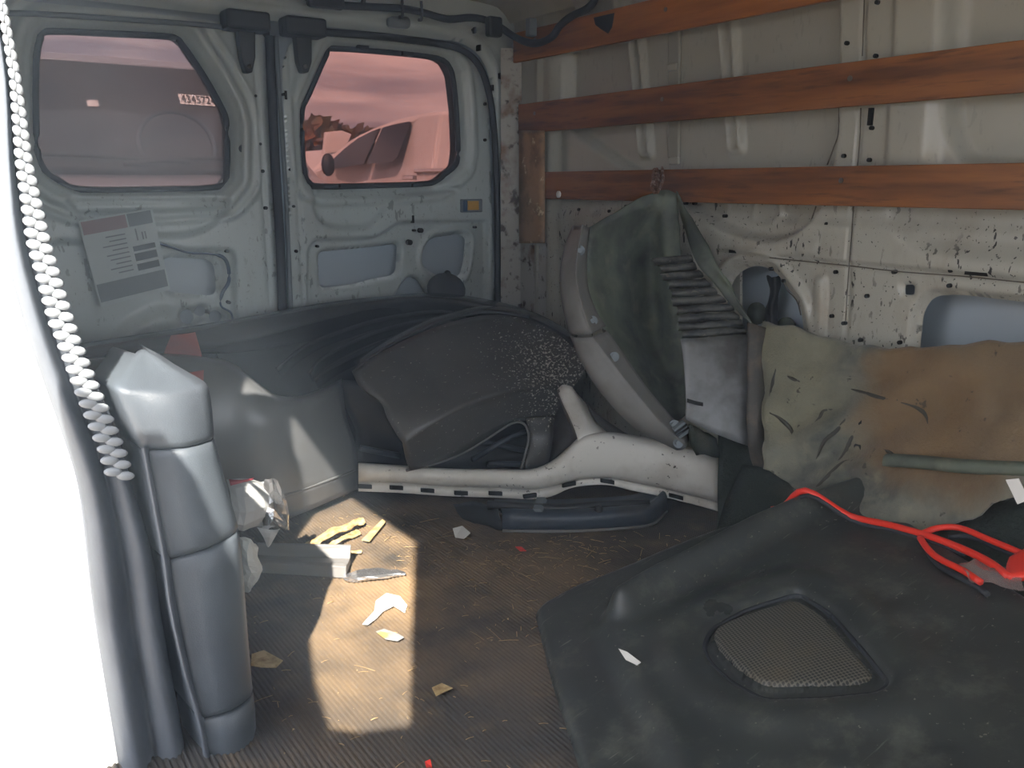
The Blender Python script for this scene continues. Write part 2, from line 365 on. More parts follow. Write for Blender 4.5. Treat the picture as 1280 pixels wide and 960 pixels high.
def glass(name, tint, film, filmcol):
    m = bpy.data.materials.new(name); m.use_nodes = True; t = m.node_tree; t.nodes.clear()
    o = N(t, 'ShaderNodeOutputMaterial'); tr = N(t, 'ShaderNodeBsdfTransparent'); tr.inputs[0].default_value = tint
    gl = N(t, 'ShaderNodeBsdfGlossy'); gl.inputs['Roughness'].default_value = .03
    df = N(t, 'ShaderNodeBsdfTranslucent'); df.inputs[0].default_value = filmcol
    d2 = N(t, 'ShaderNodeBsdfDiffuse'); d2.inputs[0].default_value = filmcol
    ad = N(t, 'ShaderNodeMixShader'); ad.inputs[0].default_value = .5; t.links.new(df.outputs[0], ad.inputs[1]); t.links.new(d2.outputs[0], ad.inputs[2])
    m1 = N(t, 'ShaderNodeMixShader'); m2 = N(t, 'ShaderNodeMixShader')
    g = N(t, 'ShaderNodeNewGeometry'); n = N(t, 'ShaderNodeTexNoise'); n.inputs['Scale'].default_value = 4; n.inputs['Detail'].default_value = 6
    t.links.new(g.outputs['Position'], n.inputs['Vector'])
    mr = N(t, 'ShaderNodeMapRange'); mr.inputs['From Min'].default_value = .3; mr.inputs['From Max'].default_value = .7; mr.inputs['To Min'].default_value = film*.75; mr.inputs['To Max'].default_value = film*1.2
    t.links.new(n.outputs['Fac'], mr.inputs['Value']); t.links.new(mr.outputs['Result'], m1.inputs[0])
    t.links.new(tr.outputs[0], m1.inputs[1]); t.links.new(ad.outputs[0], m1.inputs[2])
    fr = N(t, 'ShaderNodeFresnel'); fr.inputs[0].default_value = 1.18; t.links.new(fr.outputs[0], m2.inputs[0])
    t.links.new(m1.outputs[0], m2.inputs[1]); t.links.new(gl.outputs[0], m2.inputs[2]); t.links.new(m2.outputs[0], o.inputs[0]); return m
m_glassR = glass('rose_tinted_glass', (.275, .192, .178, 1), .02, (.8, .6, .55, 1))
m_glassL = glass('veiled_rose_tinted_glass', (.265, .215, .21, 1), .045, (.72, .64, .66, 1))  # thicker film stands for the veil of glare on the left pane

# ================================================================== SETTING
XW = 1.74      # inner face of the driver's side pillars
YD = 2.48      # inner face of the rear doors
ZC = 1.42      # ceiling
# ---- floor: ribbed rubber mat, ribs run along the van
def make_floor_mat():
    m, t, b, h = mat('ribbed_rubber_mat', (56, 52, 48), rough=.75, var=((84, 71, 56), 3.2, .45, .7), var2=((122, 102, 74), 11, .55, .78, .5),
                     chips=((196, 172, 128), 60, .7, 3.5, .46, .58), bump=(90, .35, .004))
    p = (.86, 1.55, 0)
    # trodden-in tan dust where people step in through the side door
    d = N(t, 'ShaderNodeVectorMath', operation='DISTANCE'); d.inputs[1].default_value = p; t.links.new(h['g'].outputs['Position'], d.inputs[0])
    f = N(t, 'ShaderNodeMapRange'); f.inputs['From Min'].default_value = .62; f.inputs['From Max'].default_value = .08; t.links.new(d.outputs['Value'], f.inputs['Value'])
    cur = h['mix'](h['cur'], (150, 124, 92), h['mul'](h['mul'](f.outputs['Result'], h['rng'](h['nz'](5, 6), .32, .6)), .75))
    t.links.new(cur, b.inputs['Base Color']); return m
m_mat = make_floor_mat()
pitch = .0085; xs = np.arange(.02, 1.78, pitch); prof = []
for x in xs: prof += [(x, -.0028), (x+pitch*.22, .0), (x+pitch*.56, .0), (x+pitch*.78, -.0028)]
V = [(x, y, z) for y in (-1.9, 2.56) for x, z in prof]; n = len(prof)
structure(obj('floor', V, [(i, i+1, n+i+1, n+i) for i in range(n-1)], m_mat, smooth=False))
# ---- driver's side wall, one pressed sheet with ribs, panels and openings
def WP(pts): return [(at(u, v, X=XW).y, at(u, v, X=XW).z) for u, v in pts]
P1 = fillet(WP([(702, 30), (702, 150), (728, 178), (775, 210), (850, 255), (900, 290), (965, 306), (1008, 290), (1034, 240), (1049, 170), (1050, -30)]), .06)
P2 = fillet(WP([(1178, -90), (1176, 60), (1178, 160), (1196, 208), (1420, 215), (1420, -120)]), .05)
P3 = fillet(WP([(1098, 225), (1110, 285), (1142, 320), (1220, 332), (1450, 345), (1450, 220)]), .05)
H1 = fillet(WP([(903, 372), (914, 343), (938, 331), (962, 338), (978, 360), (996, 384), (1000, 430), (903, 430)]), .03)
H2 = fillet(WP([(1141, 450), (1147, 390), (1160, 371), (1190, 369), (1300, 382), (1450, 398), (1450, 470)]), .03)
HS = fillet(WP([(1129, 356), (1141, 356), (1141, 369), (1129, 369)]), .004)
HR1 = fillet(WP([(741, 256), (751, 256), (751, 268), (741, 268)]), .015)
HR2 = fillet(WP([(967, 266), (982, 266), (982, 279), (967, 279)]), .015)
BAR = fillet(WP([(1018, 343), (1036, 343), (1033, 430), (1014, 430)]), .02)
BOX = fillet(WP([(998, 300), (1028, 298), (1026, 318), (998, 320)]), .015)
def wall_h(S, T):
    h = -.045*(1-sm(sdf(P1, S, T), -.016, .0)) - .045*(1-sm(sdf(P2, S, T), -.02, 0)) - .03*(1-sm(sdf(P3, S, T), -.05, 0))
    inP1 = 1-sm(sdf(P1, S, T), -.02, 0)
    for (ua, va), (ub, vb), top in (((789, 75), (799, 190), 1.5), ((801, 75), (811, 190), 1.5), ((902, 70), (911, 185), 1.5), ((917, 66), (924, 182), 1.5)):
        a = at(ua, va, X=1.772); b = at(ub, vb, X=1.772); d = sdline([(b.y, b.z), (a.y, a.z), (a.y+(a.y-b.y)*.6, a.z+(a.z-b.z)*.6)], S, T); h += .022*(1-sm(d, .001, .012))   # pressed beads
    for (ua, va), (ub, vb) in (((799, 194), (811, 194)), ((911, 190), (924, 187))):
        a = at(ua, va, X=1.772); b = at(ub, vb, X=1.772); h = np.maximum(h, -.045+.014*(1-sm(sdline([(a.y, a.z), (b.y, b.z)], S, T), .002, .013)))
    for q in (1145, ): pass
    seam = WP([(1081, -40), (1078, 60), (1073, 160), (1066, 260), (1058, 420)])
    h -= .006*(1-sm(sdline(seam, S, T), .001, .0055))
    st = WP([(1121, -40), (1117, 70), (1108, 200)]); yy = np.interp(T, [st[2][1], st[1][1], st[0][1]], [st[2][0], st[1][0], st[0][0]])
    h += .014*sm(yy-S, -.004, .008)*sm(T, .86, .93)*sm(S, .95, 1.0)
    h -= .012*(1-sm(sdline(WP([(900, 315), (960, 321), (1060, 331), (1280, 353), (1400, 366)]), S, T), .001, .008))
    low = sm(T, .79, .76); h += .010*low*sm(T, .66, .70)
    for H_, lp in ((H1, .02), (H2, .025), (HS, .008), (HR1, .006), (HR2, .006)):
        d = sdf(H_, S, T); h -= lp*(1-sm(d, 0, lp*.7))
    dr = sdf(H1, S, T); h += .012*(1-sm(np.abs(dr-.035), .004, .016))
    h += .010*(1-sm(sdf(BAR, S, T), -.012, .0)) + .004*(1-sm(sdf(BOX, S, T), -.006, 0))
    for px, r in (((880, 262), .045), ((945, 262), .04)):
        c = WP([px])[0]; d = np.hypot(S-c[0], T-c[1]); h += .006*(1-sm(np.abs(d-r), .001, .008))
    h += .02*sm(S, 2.2, 2.25)                                    # D-pillar stands proud
    h += .012*sm(S, 2.28, 2.285)*(1-sm(S, 2.30, 2.31))
    h += .05*sm(T, 1.33, 1.44)**2
    return h
def wall_k(S, T):
    k = np.ones(S.shape)
    for H_ in (H1, H2, HS): k = np.minimum(k, sdf(H_, S, T))
    return k
wall = sheet('wall_right', (XW, 0, 0), (0, 1, 0), (0, 0, 1), (-1, 0, 0), -.4, 2.47, 0, 1.44, .0068, wall_h, wall_k, m_wall)
structure(wall)
obj('outer_skin', [(XW+.12, -.4, 0), (XW+.12, 2.55, 0), (XW+.12, 2.55, 1.44), (XW+.12, -.4, 1.44)], [(0, 1, 2, 3)], m_skin, wall)
mb = MB()                                                         # flat-headed clip holes
for px in [(1059, 54), (1095, 70), (1090, 160), (1055, 195), (1087, 200), (1097, 3), (1018, 288), (1034, 280), (1045, 340), (1040, 395), (1055, 404), (1080, 310),
           (1084, 370), (1076, 425), (1118, 340), (1125, 428), (1189, 338), (1187, 357), (964, 336), (980, 351), (940, 316), (945, 310), (783, 258), (762, 264), (724, 262), (857, 254), (868, 254), (906, 270)]:
    p = at(*px, X=XW-.003); mb.disc((XW-.008, p.y, p.z), (1, 0, 0), .0045, .012)
for px in [(1090, 146)]: p = at(*px, X=XW); mb.box((XW-.010, p.y-.004, p.z-.018), (XW+.01, p.y+.004, p.z+.018))
for px in [(1222, 341), (922, 314)]: p = at(*px, X=XW); mb.box((XW-.008, p.y-.022, p.z-.005), (XW+.01, p.y+.022, p.z+.005))
tag(mb.build('clip_holes', m_hole, wall, smooth=False), kind='stuff')
p = at(839, 90, X=1.776); p2 = at(842, 190, X=1.776)
sb = MB().hexa([(1.773, p2.y-.021, .93), (1.773, p2.y+.021, .93), (1.773, p.y+.021, 1.36), (1.773, p.y-.021, 1.36)], (.012, 0, 0)).build('bracket_strip', m_print2, wall, smooth=False, bevel=.004)
for v in (84, 201): q = at(840 if v < 100 else 843, v, X=1.77); MB().box((1.766, q.y-.018, q.z-.010), (1.774, q.y+.018, q.z+.010)).build('bracket_clip', m_wall, sb, smooth=False, bevel=.003)
def seams(lst, plane, par, r=.0013):
    for L in lst: MB().tube([plane(u, v) for u, v in L], r, 5, sub=3).build('seam', m_line, par)  # dark beads drawing seam joints and the shade lines of pressed edges
seams([[(1081, -20), (1079, 40), (1078, 70)], [(1076, 135), (1075, 170), (1072, 208)], [(1067, 258), (1064, 300), (1060, 350), (1057, 402)], [(962, 322), (1000, 326), (1060, 332), (1130, 340), (1200, 345), (1300, 355)]], lambda u, v: at(u, v, X=XW-.0125), wall)
seams([[(722, 164), (735, 182), (752, 197), (775, 208), (790, 210)], [(709, 70), (711, 100), (713, 124)]], lambda u, v: at(u, v, X=XW+.035), wall)
seams([[(1049, 120), (1048, 165), (1042, 185), (1034, 206)], [(1181, 0), (1178, 40), (1178, 66)], [(1176, 132), (1178, 165), (1186, 190), (1196, 208)], [(1102, 264), (1108, 285), (1120, 302), (1133, 316)], [(1020, 258), (1008, 288), (985, 303), (960, 306), (930, 300)],
       [(905, 344), (922, 330), (945, 326), (966, 332), (976, 345), (984, 362), (996, 376), (1001, 394)]], lambda u, v: at(u, v, X=XW+.002), wall, .0016)
# what shows inside the round opening: stiffener, grommet hole, dark foam plug
q = [at(913, 415, X=1.80), at(925, 415, X=1.80), at(925, 335, X=1.80), at(916, 335, X=1.80)]
MB().hexa(q, (.01, 0, 0)).build('stiffener', m_wall, wall, smooth=False)
mb = MB()
for px, r in (((945, 392), .03), ((982, 410), .028)): mb.disc(at(*px, X=1.815), (1, 0, 0), r, .006, 18)
mb.build('grommet_hole', m_liner, wall)
V, Fc = loft([[at(u+du, v, X=1.80-dx) for du, dx in ((-7, 0), (0, .02), (8, 0))] for u, v in ((966, 345), (968, 365), (964, 385), (963, 410))])
obj('foam_plug', rough_up(V, .006, 40), Fc, m_black, wall)
# ---- ceiling, cove rail
cz = MB()
Vc, Fcc = [], []
ys = (-.45, 2.5)
profc = [(.03, 1.35), (.06, 1.385), (.12, 1.41), (.5, 1.43), (1.3, 1.43), (1.6, 1.42), (1.665, 1.405), (1.70, 1.37)]
ceil_mat = m_wall
V, Fc = loft([[(x, y, z) for x, z in profc] for y in ys], 4, 1)
ceil = structure(obj('ceiling', V, Fc, ceil_mat))
V, Fc = loft([[(x, y, z+.055) for x, z in [(-.05, 1.40)]+profc+[(1.9, 1.3)]] for y in (-.8, 2.6)], 3, 1); obj('roof_skin', V, Fc, m_jamb, ceil)
for yb in (2.05, 1.3, .5):                                        # roof bows
    V, Fc = loft([[(x, yb+dy, z-dz) for x, z in profc] for dy, dz in ((-.045, 0), (-.03, .022), (.03, .022), (.045, 0))], 4, 1); obj('roof_bow', V, Fc, m_wall, ceil)
# ---- rear frame around the doors
OP = fillet([(.14, -.2), (.14, 1.305), (1.645, 1.305), (1.69, -.2)], .16, 8)
def rear_h(S, T):
    d = sdf(OP, S, T); return .018*sm(d, 0, .02)+.02*sm(d, .05, .06)*sm(T, 1.3, 1.33)-.01*(1-sm(np.abs(d-.05), .002, .01))
rear = structure(sheet('wall_rear', (0, YD-.01, 0), (1, 0, 0), (0, 0, 1), (0, -1, 0), -.1, 1.80, 0, 1.46, .009, rear_h, lambda S, T: sdf(OP, S, T), m_door))
sheet('outer_frame', (0, YD+.07, 0), (1, 0, 0), (0, 0, 1), (0, -1, 0), -.17, 1.98, -.25, 1.50, .02, lambda S, T: 0*S, lambda S, T: sdf(OP, S, T)+.045, m_skin, rear)  # backing ring added to close the light leak around the doors
MB().box((.895, YD+.06, .0), (.93, YD+.10, 1.3)).build('centre_seal', m_rubber, rear, smooth=False)  # strip added to close the light leak between the leaves
mb = MB()
for px in [(614, 110), (624, 95), (630, 140), (627, 195), (628, 235), (605, 20), (592, 38), (598, 60)]:
    p = at(*px, Y=YD-.03); mb.box((p.x-.003, YD-.042, p.z-.009), (p.x+.003, YD-.02, p.z+.009))
tag(mb.build('slot_holes', m_hole, rear, smooth=False), kind='stuff')
oval = fillet([(at(u, v, Y=YD-.05).x, at(u, v, Y=YD-.05).z) for u, v in ((485, 20), (511, 22), (511, 37), (485, 34))], .02)
MB().hexa([(x, YD-.06, z) for x, z in oval], (0, .02, 0)).build('grommet', m_print, rear)
# rusty lower D-pillar
V, Fc = loft([[at(u, v, Y=YD-.05-.02*k) for k, u in enumerate((626, 640, 652))] for v in (60, 150, 240, 310, 400, 470)], 3, 3)
obj('rusty_pillar_face', V, Fc, m_dirtywall, rear)
V, Fc = loft([[(XW-.022-.003*k, y, z) for k, y in enumerate((2.42, 2.36, 2.24))] for z in (.66, .5, .3, .0)], 3, 3)
obj('rusty_corner_panel', V, Fc, m_dirtywall, rear)
# black opening gasket
pts = [at(u, v, Y=YD-.035) for u, v in ((352, 36), (404, 40), (480, 46), (550, 55), (580, 64), (600, 84), (612, 120), (618, 170), (621, 240), (622, 320), (622, 420))]
MB().tube(pts, .011, 8).build('door_gasket', m_rubber, rear)
pts = [at(u, v, Y=YD-.02) for u, v in ((0, 16), (60, 18), (150, 24), (240, 30), (300, 36))]
MB().tube(pts, .007, 8).build('door_gasket', m_print, rear)

def DP(pts, Y=YD): return [(at(u, v, Y=Y).x, at(u, v, Y=Y).z) for u, v in pts]
def line2(P, S, T): return sdline(P, S, T)
# ---- right-hand door leaf (door_2) and its window
W2 = DP([(420, 59), (491, 64), (545, 70), (562, 76), (571, 92), (576, 137), (578, 188), (575, 206), (560, 219), (544, 229), (469, 232), (405, 233), (391, 228), (385, 215), (382, 178), (382, 137), (390, 118), (413, 66)])
L2 = fillet(DP([(385, 312), (394, 299), (465, 297), (482, 290), (498, 277), (612, 275), (612, 480), (384, 480)]), .02)
HA = fillet(DP([(404, 316), (480, 309), (504, 305), (502, 340), (496, 346), (472, 350), (447, 357), (406, 362)]), .02)
HB = fillet(DP([(536, 314), (545, 299), (580, 293), (590, 298), (587, 330), (582, 347), (555, 347), (535, 333)]), .02)
HC = fillet(DP([(500, 372), (512, 352), (520, 346), (530, 352), (545, 380), (500, 380)]), .012)
BW = fillet(DP([(388, 238), (390, 268), (402, 284), (425, 289), (462, 287), (476, 276), (488, 258), (505, 248), (575, 242), (575, 230), (388, 232)]), .03)
def door2_h(S, T):
    dW = sdf(W2, S, T)
    h = -.035*(1-sm(dW, .0, .022)) + .012*(1-sm(np.abs(dW-.045), .006, .02))
    h -= .022*(1-sm(sdf(BW, S, T), -.02, .0)); h -= .024*(1-sm(sdf(L2, S, T), -.010, .004))
    for H_ in (HA, HB, HC): h -= .020*(1-sm(sdf(H_, S, T), 0, .012))
    h += .008*(1-sm(np.abs(sdf(HB, S, T)-.02), .002, .012))
    h -= .008*(1-sm(np.abs(S-.965), .002, .006))
    return h
def door2_k(S, T):
    k = sdf(W2, S, T)
    for H_ in (HA, HB, HC): k = np.minimum(k, sdf(H_, S, T))
    ed = fillet([(.925, .02), (.938, 1.29), (1.64, 1.29), (1.68, .02)], .14, 8)
    return np.minimum(k, -sdf(ed, S, T))
d2 = structure(sheet('door_2', (0, YD, 0), (1, 0, 0), (0, 0, 1), (0, -1, 0), .9, 1.7, .01, 1.31, .0062, door2_h, door2_k, m_door))
def ring_tube(P, y, r, name, m, parent):
    P3 = [Vector((x, y, z)) for x, z in P]; return MB().tube(P3, r, 8, closed=True, sub=3).build(name, m, parent)
def pane(P, y, name, m, parent):
    return MB().hexa([(x, y, z) for x, z in P], (0, .004, 0)).build(name, m, parent, smooth=False)
ring_tube(W2, YD+.028, .009, 'window_seal', m_rubber, d2)
pane(W2, YD+.034, 'pane', m_glassR, d2)
def skin(name, x0, x1, Wn, parent):
    s = sheet(name, (0, YD+.085, 0), (1, 0, 0), (0, 0, 1), (0, -1, 0), x0, x1, .0, 1.32, .02, lambda S, T: 0*S, lambda S, T: sdf(Wn, S, T)-.004, m_skin, parent); return s
skin('outer_skin', .90, 1.72, W2, d2)
for u0, v0 in ((452, 60), (508, 68), (430, 233), (520, 232), (395, 235)):
    p = at(u0, v0, Y=YD+.02); MB().box((p.x-.018, YD+.005, p.z-.004), (p.x+.018, YD+.03, p.z+.006)).build('seal_clip', m_rubber, d2, smooth=False)
a, b = at(575, 249, Y=YD), at(601, 265, Y=YD)
lp = MB().box((a.x, YD-.012, b.z), (b.x, YD+.01, a.z)).build('latch_plate', m_print, d2, smooth=False, bevel=.003)
MB().box((a.x+.003, YD-.018, b.z+.003), (a.x+.018, YD-.01, a.z-.003)).build('blue_slider', m_blue, lp, smooth=False)
MB().box((a.x+.022, YD-.016, b.z+.008), (b.x-.018, YD-.01, a.z-.006)).build('amber_label', m_yellow, lp, smooth=False)
mb = MB()
for px, r in (((397, 308), .004), ((367, 258), .004), ((370, 314), .005), ((518, 288), .004), ((526, 288), .008), ((512, 303), .009), ((594, 284), .004), ((355, 118), .004), ((362, 212), .004), ((605, 90), .005), ((606, 130), .005), ((606, 175), .005)):
    p = at(*px, Y=YD-.003); mb.disc((p.x, YD-.008, p.z), (0, 1, 0), r, .016)
for px in ((357, 119), (361, 173), (516, 274)): p = at(*px, Y=YD); mb.box((p.x-.003, YD-.005, p.z-.012), (p.x+.003, YD+.01, p.z+.012))
tag(mb.build('bolt_holes', m_hole, d2, smooth=False), kind='stuff')
def latch(cx, parent):
    p = at(cx, 38, Y=YD-.03); q = at(cx, 90, Y=YD-.03)
    L = MB().box((p.x-.065, YD-.075, 1.265), (p.x+.055, YD-.005, 1.315)).build('top_latch', m_black, parent, smooth=False, bevel=.008)
    MB().hexa([(p.x-.026, YD-.04, 1.27), (p.x+.022, YD-.04, 1.27), (p.x+.018, YD-.04, 1.20), (p.x+.006, YD-.04, q.z-.002), (p.x-.012, YD-.04, q.z-.002), (p.x-.022, YD-.04, 1.20)], (0, .035, 0)).build('latch_tongue', m_black, L, smooth=False, bevel=.004)
    MB().disc((p.x-.003, YD-.046, q.z+.014), (0, 1, 0), .006, .01).build('bolt_head', m_steel, L)
latch(379, d2)
# ---- left-hand door leaf (door_1)
W1 = DP([(62, 37), (140, 40), (216, 44), (229, 51), (258, 93), (282, 136), (287, 156), (287, 219), (275, 234), (190, 237), (103, 237), (76, 226), (58, 213), (48, 187), (46, 120), (47, 70), (52, 46)])
HD = fillet(DP([(206, 322), (272, 326), (276, 372), (208, 366)]), .03)
HE = [fillet([(at(u, v, Y=YD).x + r*math.cos(k*.785), at(u, v, Y=YD).z + r*math.sin(k*.785)) for k in range(8)], .01, 3) for u, v, r in ((238, 398, .022), (255, 391, .016), (274, 398, .02))]
B1 = fillet(DP([(70, 245), (290, 245), (290, 262), (270, 285), (240, 298), (200, 300), (120, 300)]), .04)
L1 = fillet(DP([(60, 300), (195, 302), (232, 312), (258, 310), (296, 312), (296, 470), (60, 470)]), .03)
BL = fillet(DP([(120, 440), (150, 400), (200, 375), (230, 385), (262, 420), (270, 450)]), .05)
def door1_h(S, T):
    dW = sdf(W1, S, T)
    h = -.035*(1-sm(dW, .0, .022)) + .012*(1-sm(np.abs(dW-.045), .006, .02)) + .006*(1-sm(np.abs(dW-.085), .004, .012))
    h -= .02*(1-sm(sdf(B1, S, T), -.02, .0)); h -= .02*(1-sm(sdf(L1, S, T), -.012, .004)); h += .02*(1-sm(sdf(BL, S, T), -.05, 0))
    for H_ in [HD]+HE: h -= .02*(1-sm(sdf(H_, S, T), 0, .012))
    h -= .008*(1-sm(np.abs(S-.86), .002, .006))
    return h
def door1_k(S, T):
    k = sdf(W1, S, T)
    for H_ in [HD]+HE: k = np.minimum(k, sdf(H_, S, T))
    ed = fillet([(.15, .02), (.15, 1.29), (.915, 1.29), (.90, .02)], .1, 8)
    return np.minimum(k, -sdf(ed, S, T))
d1 = structure(sheet('door_1', (0, YD, 0), (1, 0, 0), (0, 0, 1), (0, -1, 0), .12, .93, .01, 1.31, .0062, door1_h, door1_k, m_door))
ring_tube(W1, YD+.028, .009, 'window_seal', m_rubber, d1)
pane(W1, YD+.034, 'pane', m_glassL, d1)
skin('outer_skin', .10, .91, W1, d1)
latch(308, d1)
pts = [at(u, v, Y=YD-.012) for u, v in ((198, 304), (214, 309), (236, 316), (260, 317), (278, 321), (285, 332), (286, 352), (278, 366), (276, 382), (288, 390), (291, 400))]
MB().tube(pts, lambda t: .0055 if .35 < t < .75 else .0032, 7).build('cable', m_blue, d1)
mb = MB()
for px, r in (((304, 186), .013), ((284, 314), .005), ((286, 378), .005), ((319, 120), .004), ((328, 214), .005), ((332, 260), .005), ((325, 180), .004)):
    p = at(*px, Y=YD); mb.disc((p.x, YD-.006, p.z), (0, 1, 0), r, .02)
tag(mb.build('bolt_holes', m_hole, d1, smooth=False), kind='stuff')
pts = [at(u, v, Y=YD-.022) for u, v in ((337, 45), (340, 120), (345, 220), (350, 300), (353, 390), (354, 430))]
MB().tube(pts, .014, 8).build('meeting_gasket', m_rubber, d1)
pts = [at(u, v, Y=YD-.008) for u, v in ((345, 45), (349, 120), (356, 220), (360, 300), (364, 400))]
MB().tube(pts, .007, 8).build('meeting_gasket', m_print, d2)
# printed paper label stuck on the left door
def quad_on(q, s0, t0, s1, t1):
    A, B, Cc, D = q
    f = lambda s, t: A*(1-s)*(1-t)+B*s*(1-t)+Cc*s*t+D*(1-s)*t
    return [f(s0, t0), f(s1, t0), f(s1, t1), f(s0, t1)]
yl = YD-.020
lq = [at(97, 276, Y=yl), at(190, 260, Y=yl), at(213, 362, Y=yl), at(126, 384, Y=yl)]
st = thing('door_sticker', lq[3], 'large white printed paper label with grey bands and dark bars on the left door', 'label')
MB().hexa(lq, (0, .0012, 0)).build('paper', m_labelwhite, st, smooth=False)
def pr(name, m, *r): MB().hexa([p+Vector((0, -.0008, 0)) for p in quad_on(lq, *r)], (0, .0008, 0)).build(name, m, st, smooth=False)
pr('header_band', m_printpink, .03, .02, .62, .17); pr('header_band', m_print, .64, .02, .97, .17)
pr('footer_band', m_print, .02, .74, .98, .95)
pr('print_bar', m_printdark, .62, .40, .93, .46); pr('print_bar', m_printdark, .62, .485, .93, .575); pr('print_bar', m_printdark, .62, .61, .93, .69)
for k in range(9): pr('print_line', m_print, .36-.2*random.random(), .23+.053*k, .56, .245+.053*k)
for s in (.7, .78, .82): pr('print_line', m_print, s, .2+.05*(s > .75), s+.02, .34)

# ---- near side: jamb of the sliding door, inner side panel, sill, bulkhead
jl = root('wall_left', (.1, 1.3, 0))
rows = []
for v, ur, us in ((-190, -36, -46), (-80, -18, -30), (0, -6, -14), (100, 8, -2), (200, 16, 0), (300, 34, 4), (400, 60, 26), (500, 96, 62), (560, 106, 82), (700, 115, 112), (850, 136, 134), (960, 152, 150), (1100, 176, 172)):
    p = at(us, v, Y=1.27); rows.append([(-.16, 1.30, p.z), (p.x-.12, 1.275, p.z), (p.x-.02, 1.268, p.z), (p.x+.012, 1.28, p.z)])
V, Fc = loft(rows, 3, 2); obj('door_jamb', V, Fc, m_jamb, jl)
MB().box((-.17, 1.30, -.25), (-.15, 2.6, 1.36)).build('outer_side', m_jamb, jl, smooth=False)
V, Fc = loft([[(.05, 1.30, z), (.10, 1.45, z), (.09, 2.2, z), (.08, 2.5, z)] for z in (0, .5, .95, 1.2, 1.38)], 3, 2); obj('inner_panel', V, Fc, m_door, jl)
MB().box((-.17, -1.9, -.25), (.05, 2.6, -.004)).build('sill', m_jamb, jl, smooth=False)
MB().box((.068, -.5, 1.30), (.11, 2.6, 1.40)).build('roof_rail', m_wall, jl, smooth=False, bevel=.015)
MB().hexa([(-.13, -.62, -.25), (-.13, .17, -.25), (-.13, .20, .6), (-.13, .224, 1.03), (-.13, .30, 1.24), (-.13, .44, 1.64), (-.13, -.62, 1.64)], (.05, 0, 0)).build('front_post', m_jamb, jl, smooth=False, bevel=.008)  # unseen post, widened, raised and slanted to edge the floor sun patch
MB().box((-.09, -.62, -.25), (.04, -.3, 1.36)).build('front_panel', m_jamb, jl, smooth=False, bevel=.01)
fw = root('wall_front', (.85, -1.9, 0))                            # the open cab: dash panel, header and windscreen
MB().box((-.1, -1.95, -.25), (1.85, -1.90, .62)).build('dash_panel', m_bumpdark, fw, smooth=False)
MB().hexa([(-.1, -1.90, .62), (1.85, -1.90, .62), (1.75, -1.35, 1.36), (.02, -1.35, 1.36)], (0, .004, .003)).build('windscreen', glass('clear_glass', (.93, .95, .95, 1), .02, (.8, .8, .8, 1)), fw, smooth=False)
MB().box((-.02, -1.40, 1.33), (1.80, -.40, 1.45)).build('cab_roof', m_wall, fw, smooth=False)
MB().box((-.16, -1.95, -.25), (-.09, -.55, .62)).box((-.12, -.9, .6), (-.06, -.55, 1.36)).build('cab_door', m_jamb, fw, smooth=False)
MB().box((1.80, -1.95, -.25), (1.86, -.38, .62)).box((1.76, -.9, .6), (1.80, -.38, 1.40)).build('cab_side', m_wall, fw, smooth=False)

# ================================================================== OBJECTS
def ats(rows): return [[at(u, v, Y=y) for u, v, y in r] for r in rows]
def lobj(name, rows, m, parent=None, ku=4, kv=4, solid=.004, noise_=None, **k):
    V, Fc = loft(rows, ku, kv)
    if noise_: V = rough_up(V, *noise_)
    return obj(name, V, Fc, m, parent, solid=solid, **k)

# ---- grey weatherstrip of the sliding door opening, with its knurled grip ridges
ws = thing('door_weatherstrip', (.15, 1.22, 0), 'pale grey rubber weatherstrip with knurled lip along the near door jamb', 'weatherstrip')
left = [(-190, -46), (-80, -30), (0, -14), (100, 0), (200, 2), (300, 8), (400, 32), (480, 58), (560, 86), (620, 104), (700, 113), (780, 122), (860, 135), (960, 152), (1060, 168), (1150, 184)]
right = [(-190, -24), (-80, -8), (0, 8), (100, 27), (200, 40), (300, 62), (400, 92), (480, 124), (560, 158), (620, 176), (700, 200), (780, 212), (860, 226), (960, 244), (1060, 262), (1150, 280)]
rows = []
for (v, a), (_, b) in zip(left, right):
    r = []
    for s, dy in ((0, .045), (.06, .012), (.2, -.004), (.36, .004), (.46, .02), (.52, .022), (.6, .008), (.78, .0), (.93, .02), (1, .06)):
        p = at(a+(b-a)*s, v, Y=1.232); r.append(p+Vector((0, dy, 0)))
    rows.append(r)
lobj('seal_body', rows, m_seal, ws, 3, 3, 0)
proto = None; nr = 0
for k in range(44):
    v = -20 + k*14.2
    cu = np.interp(v, [q[0] for q in left], [q[1] for q in left]); wd = np.interp(v, [q[0] for q in left], [right[i][1]-left[i][1] for i in range(len(left))])
    for j, s in enumerate((.62, .88)):
        if v > 420: s = (.64, .86)[j]
        p = at(cu+wd*s, v+5*j, Y=1.226)
        if proto is None:
            M = Matrix.Rotation(.5, 3, 'Y')
            proto = MB().ellip(p, (.0085, .0035, .0062), 8, 6, M).build('ridge', m_sealridge, ws)
        else:
            o = proto.copy(); C.objects.link(o); o.location = p
            sc_ = wd/46; o.scale = (min(1.5, sc_), 1, 1)
            o.location.z -= .006

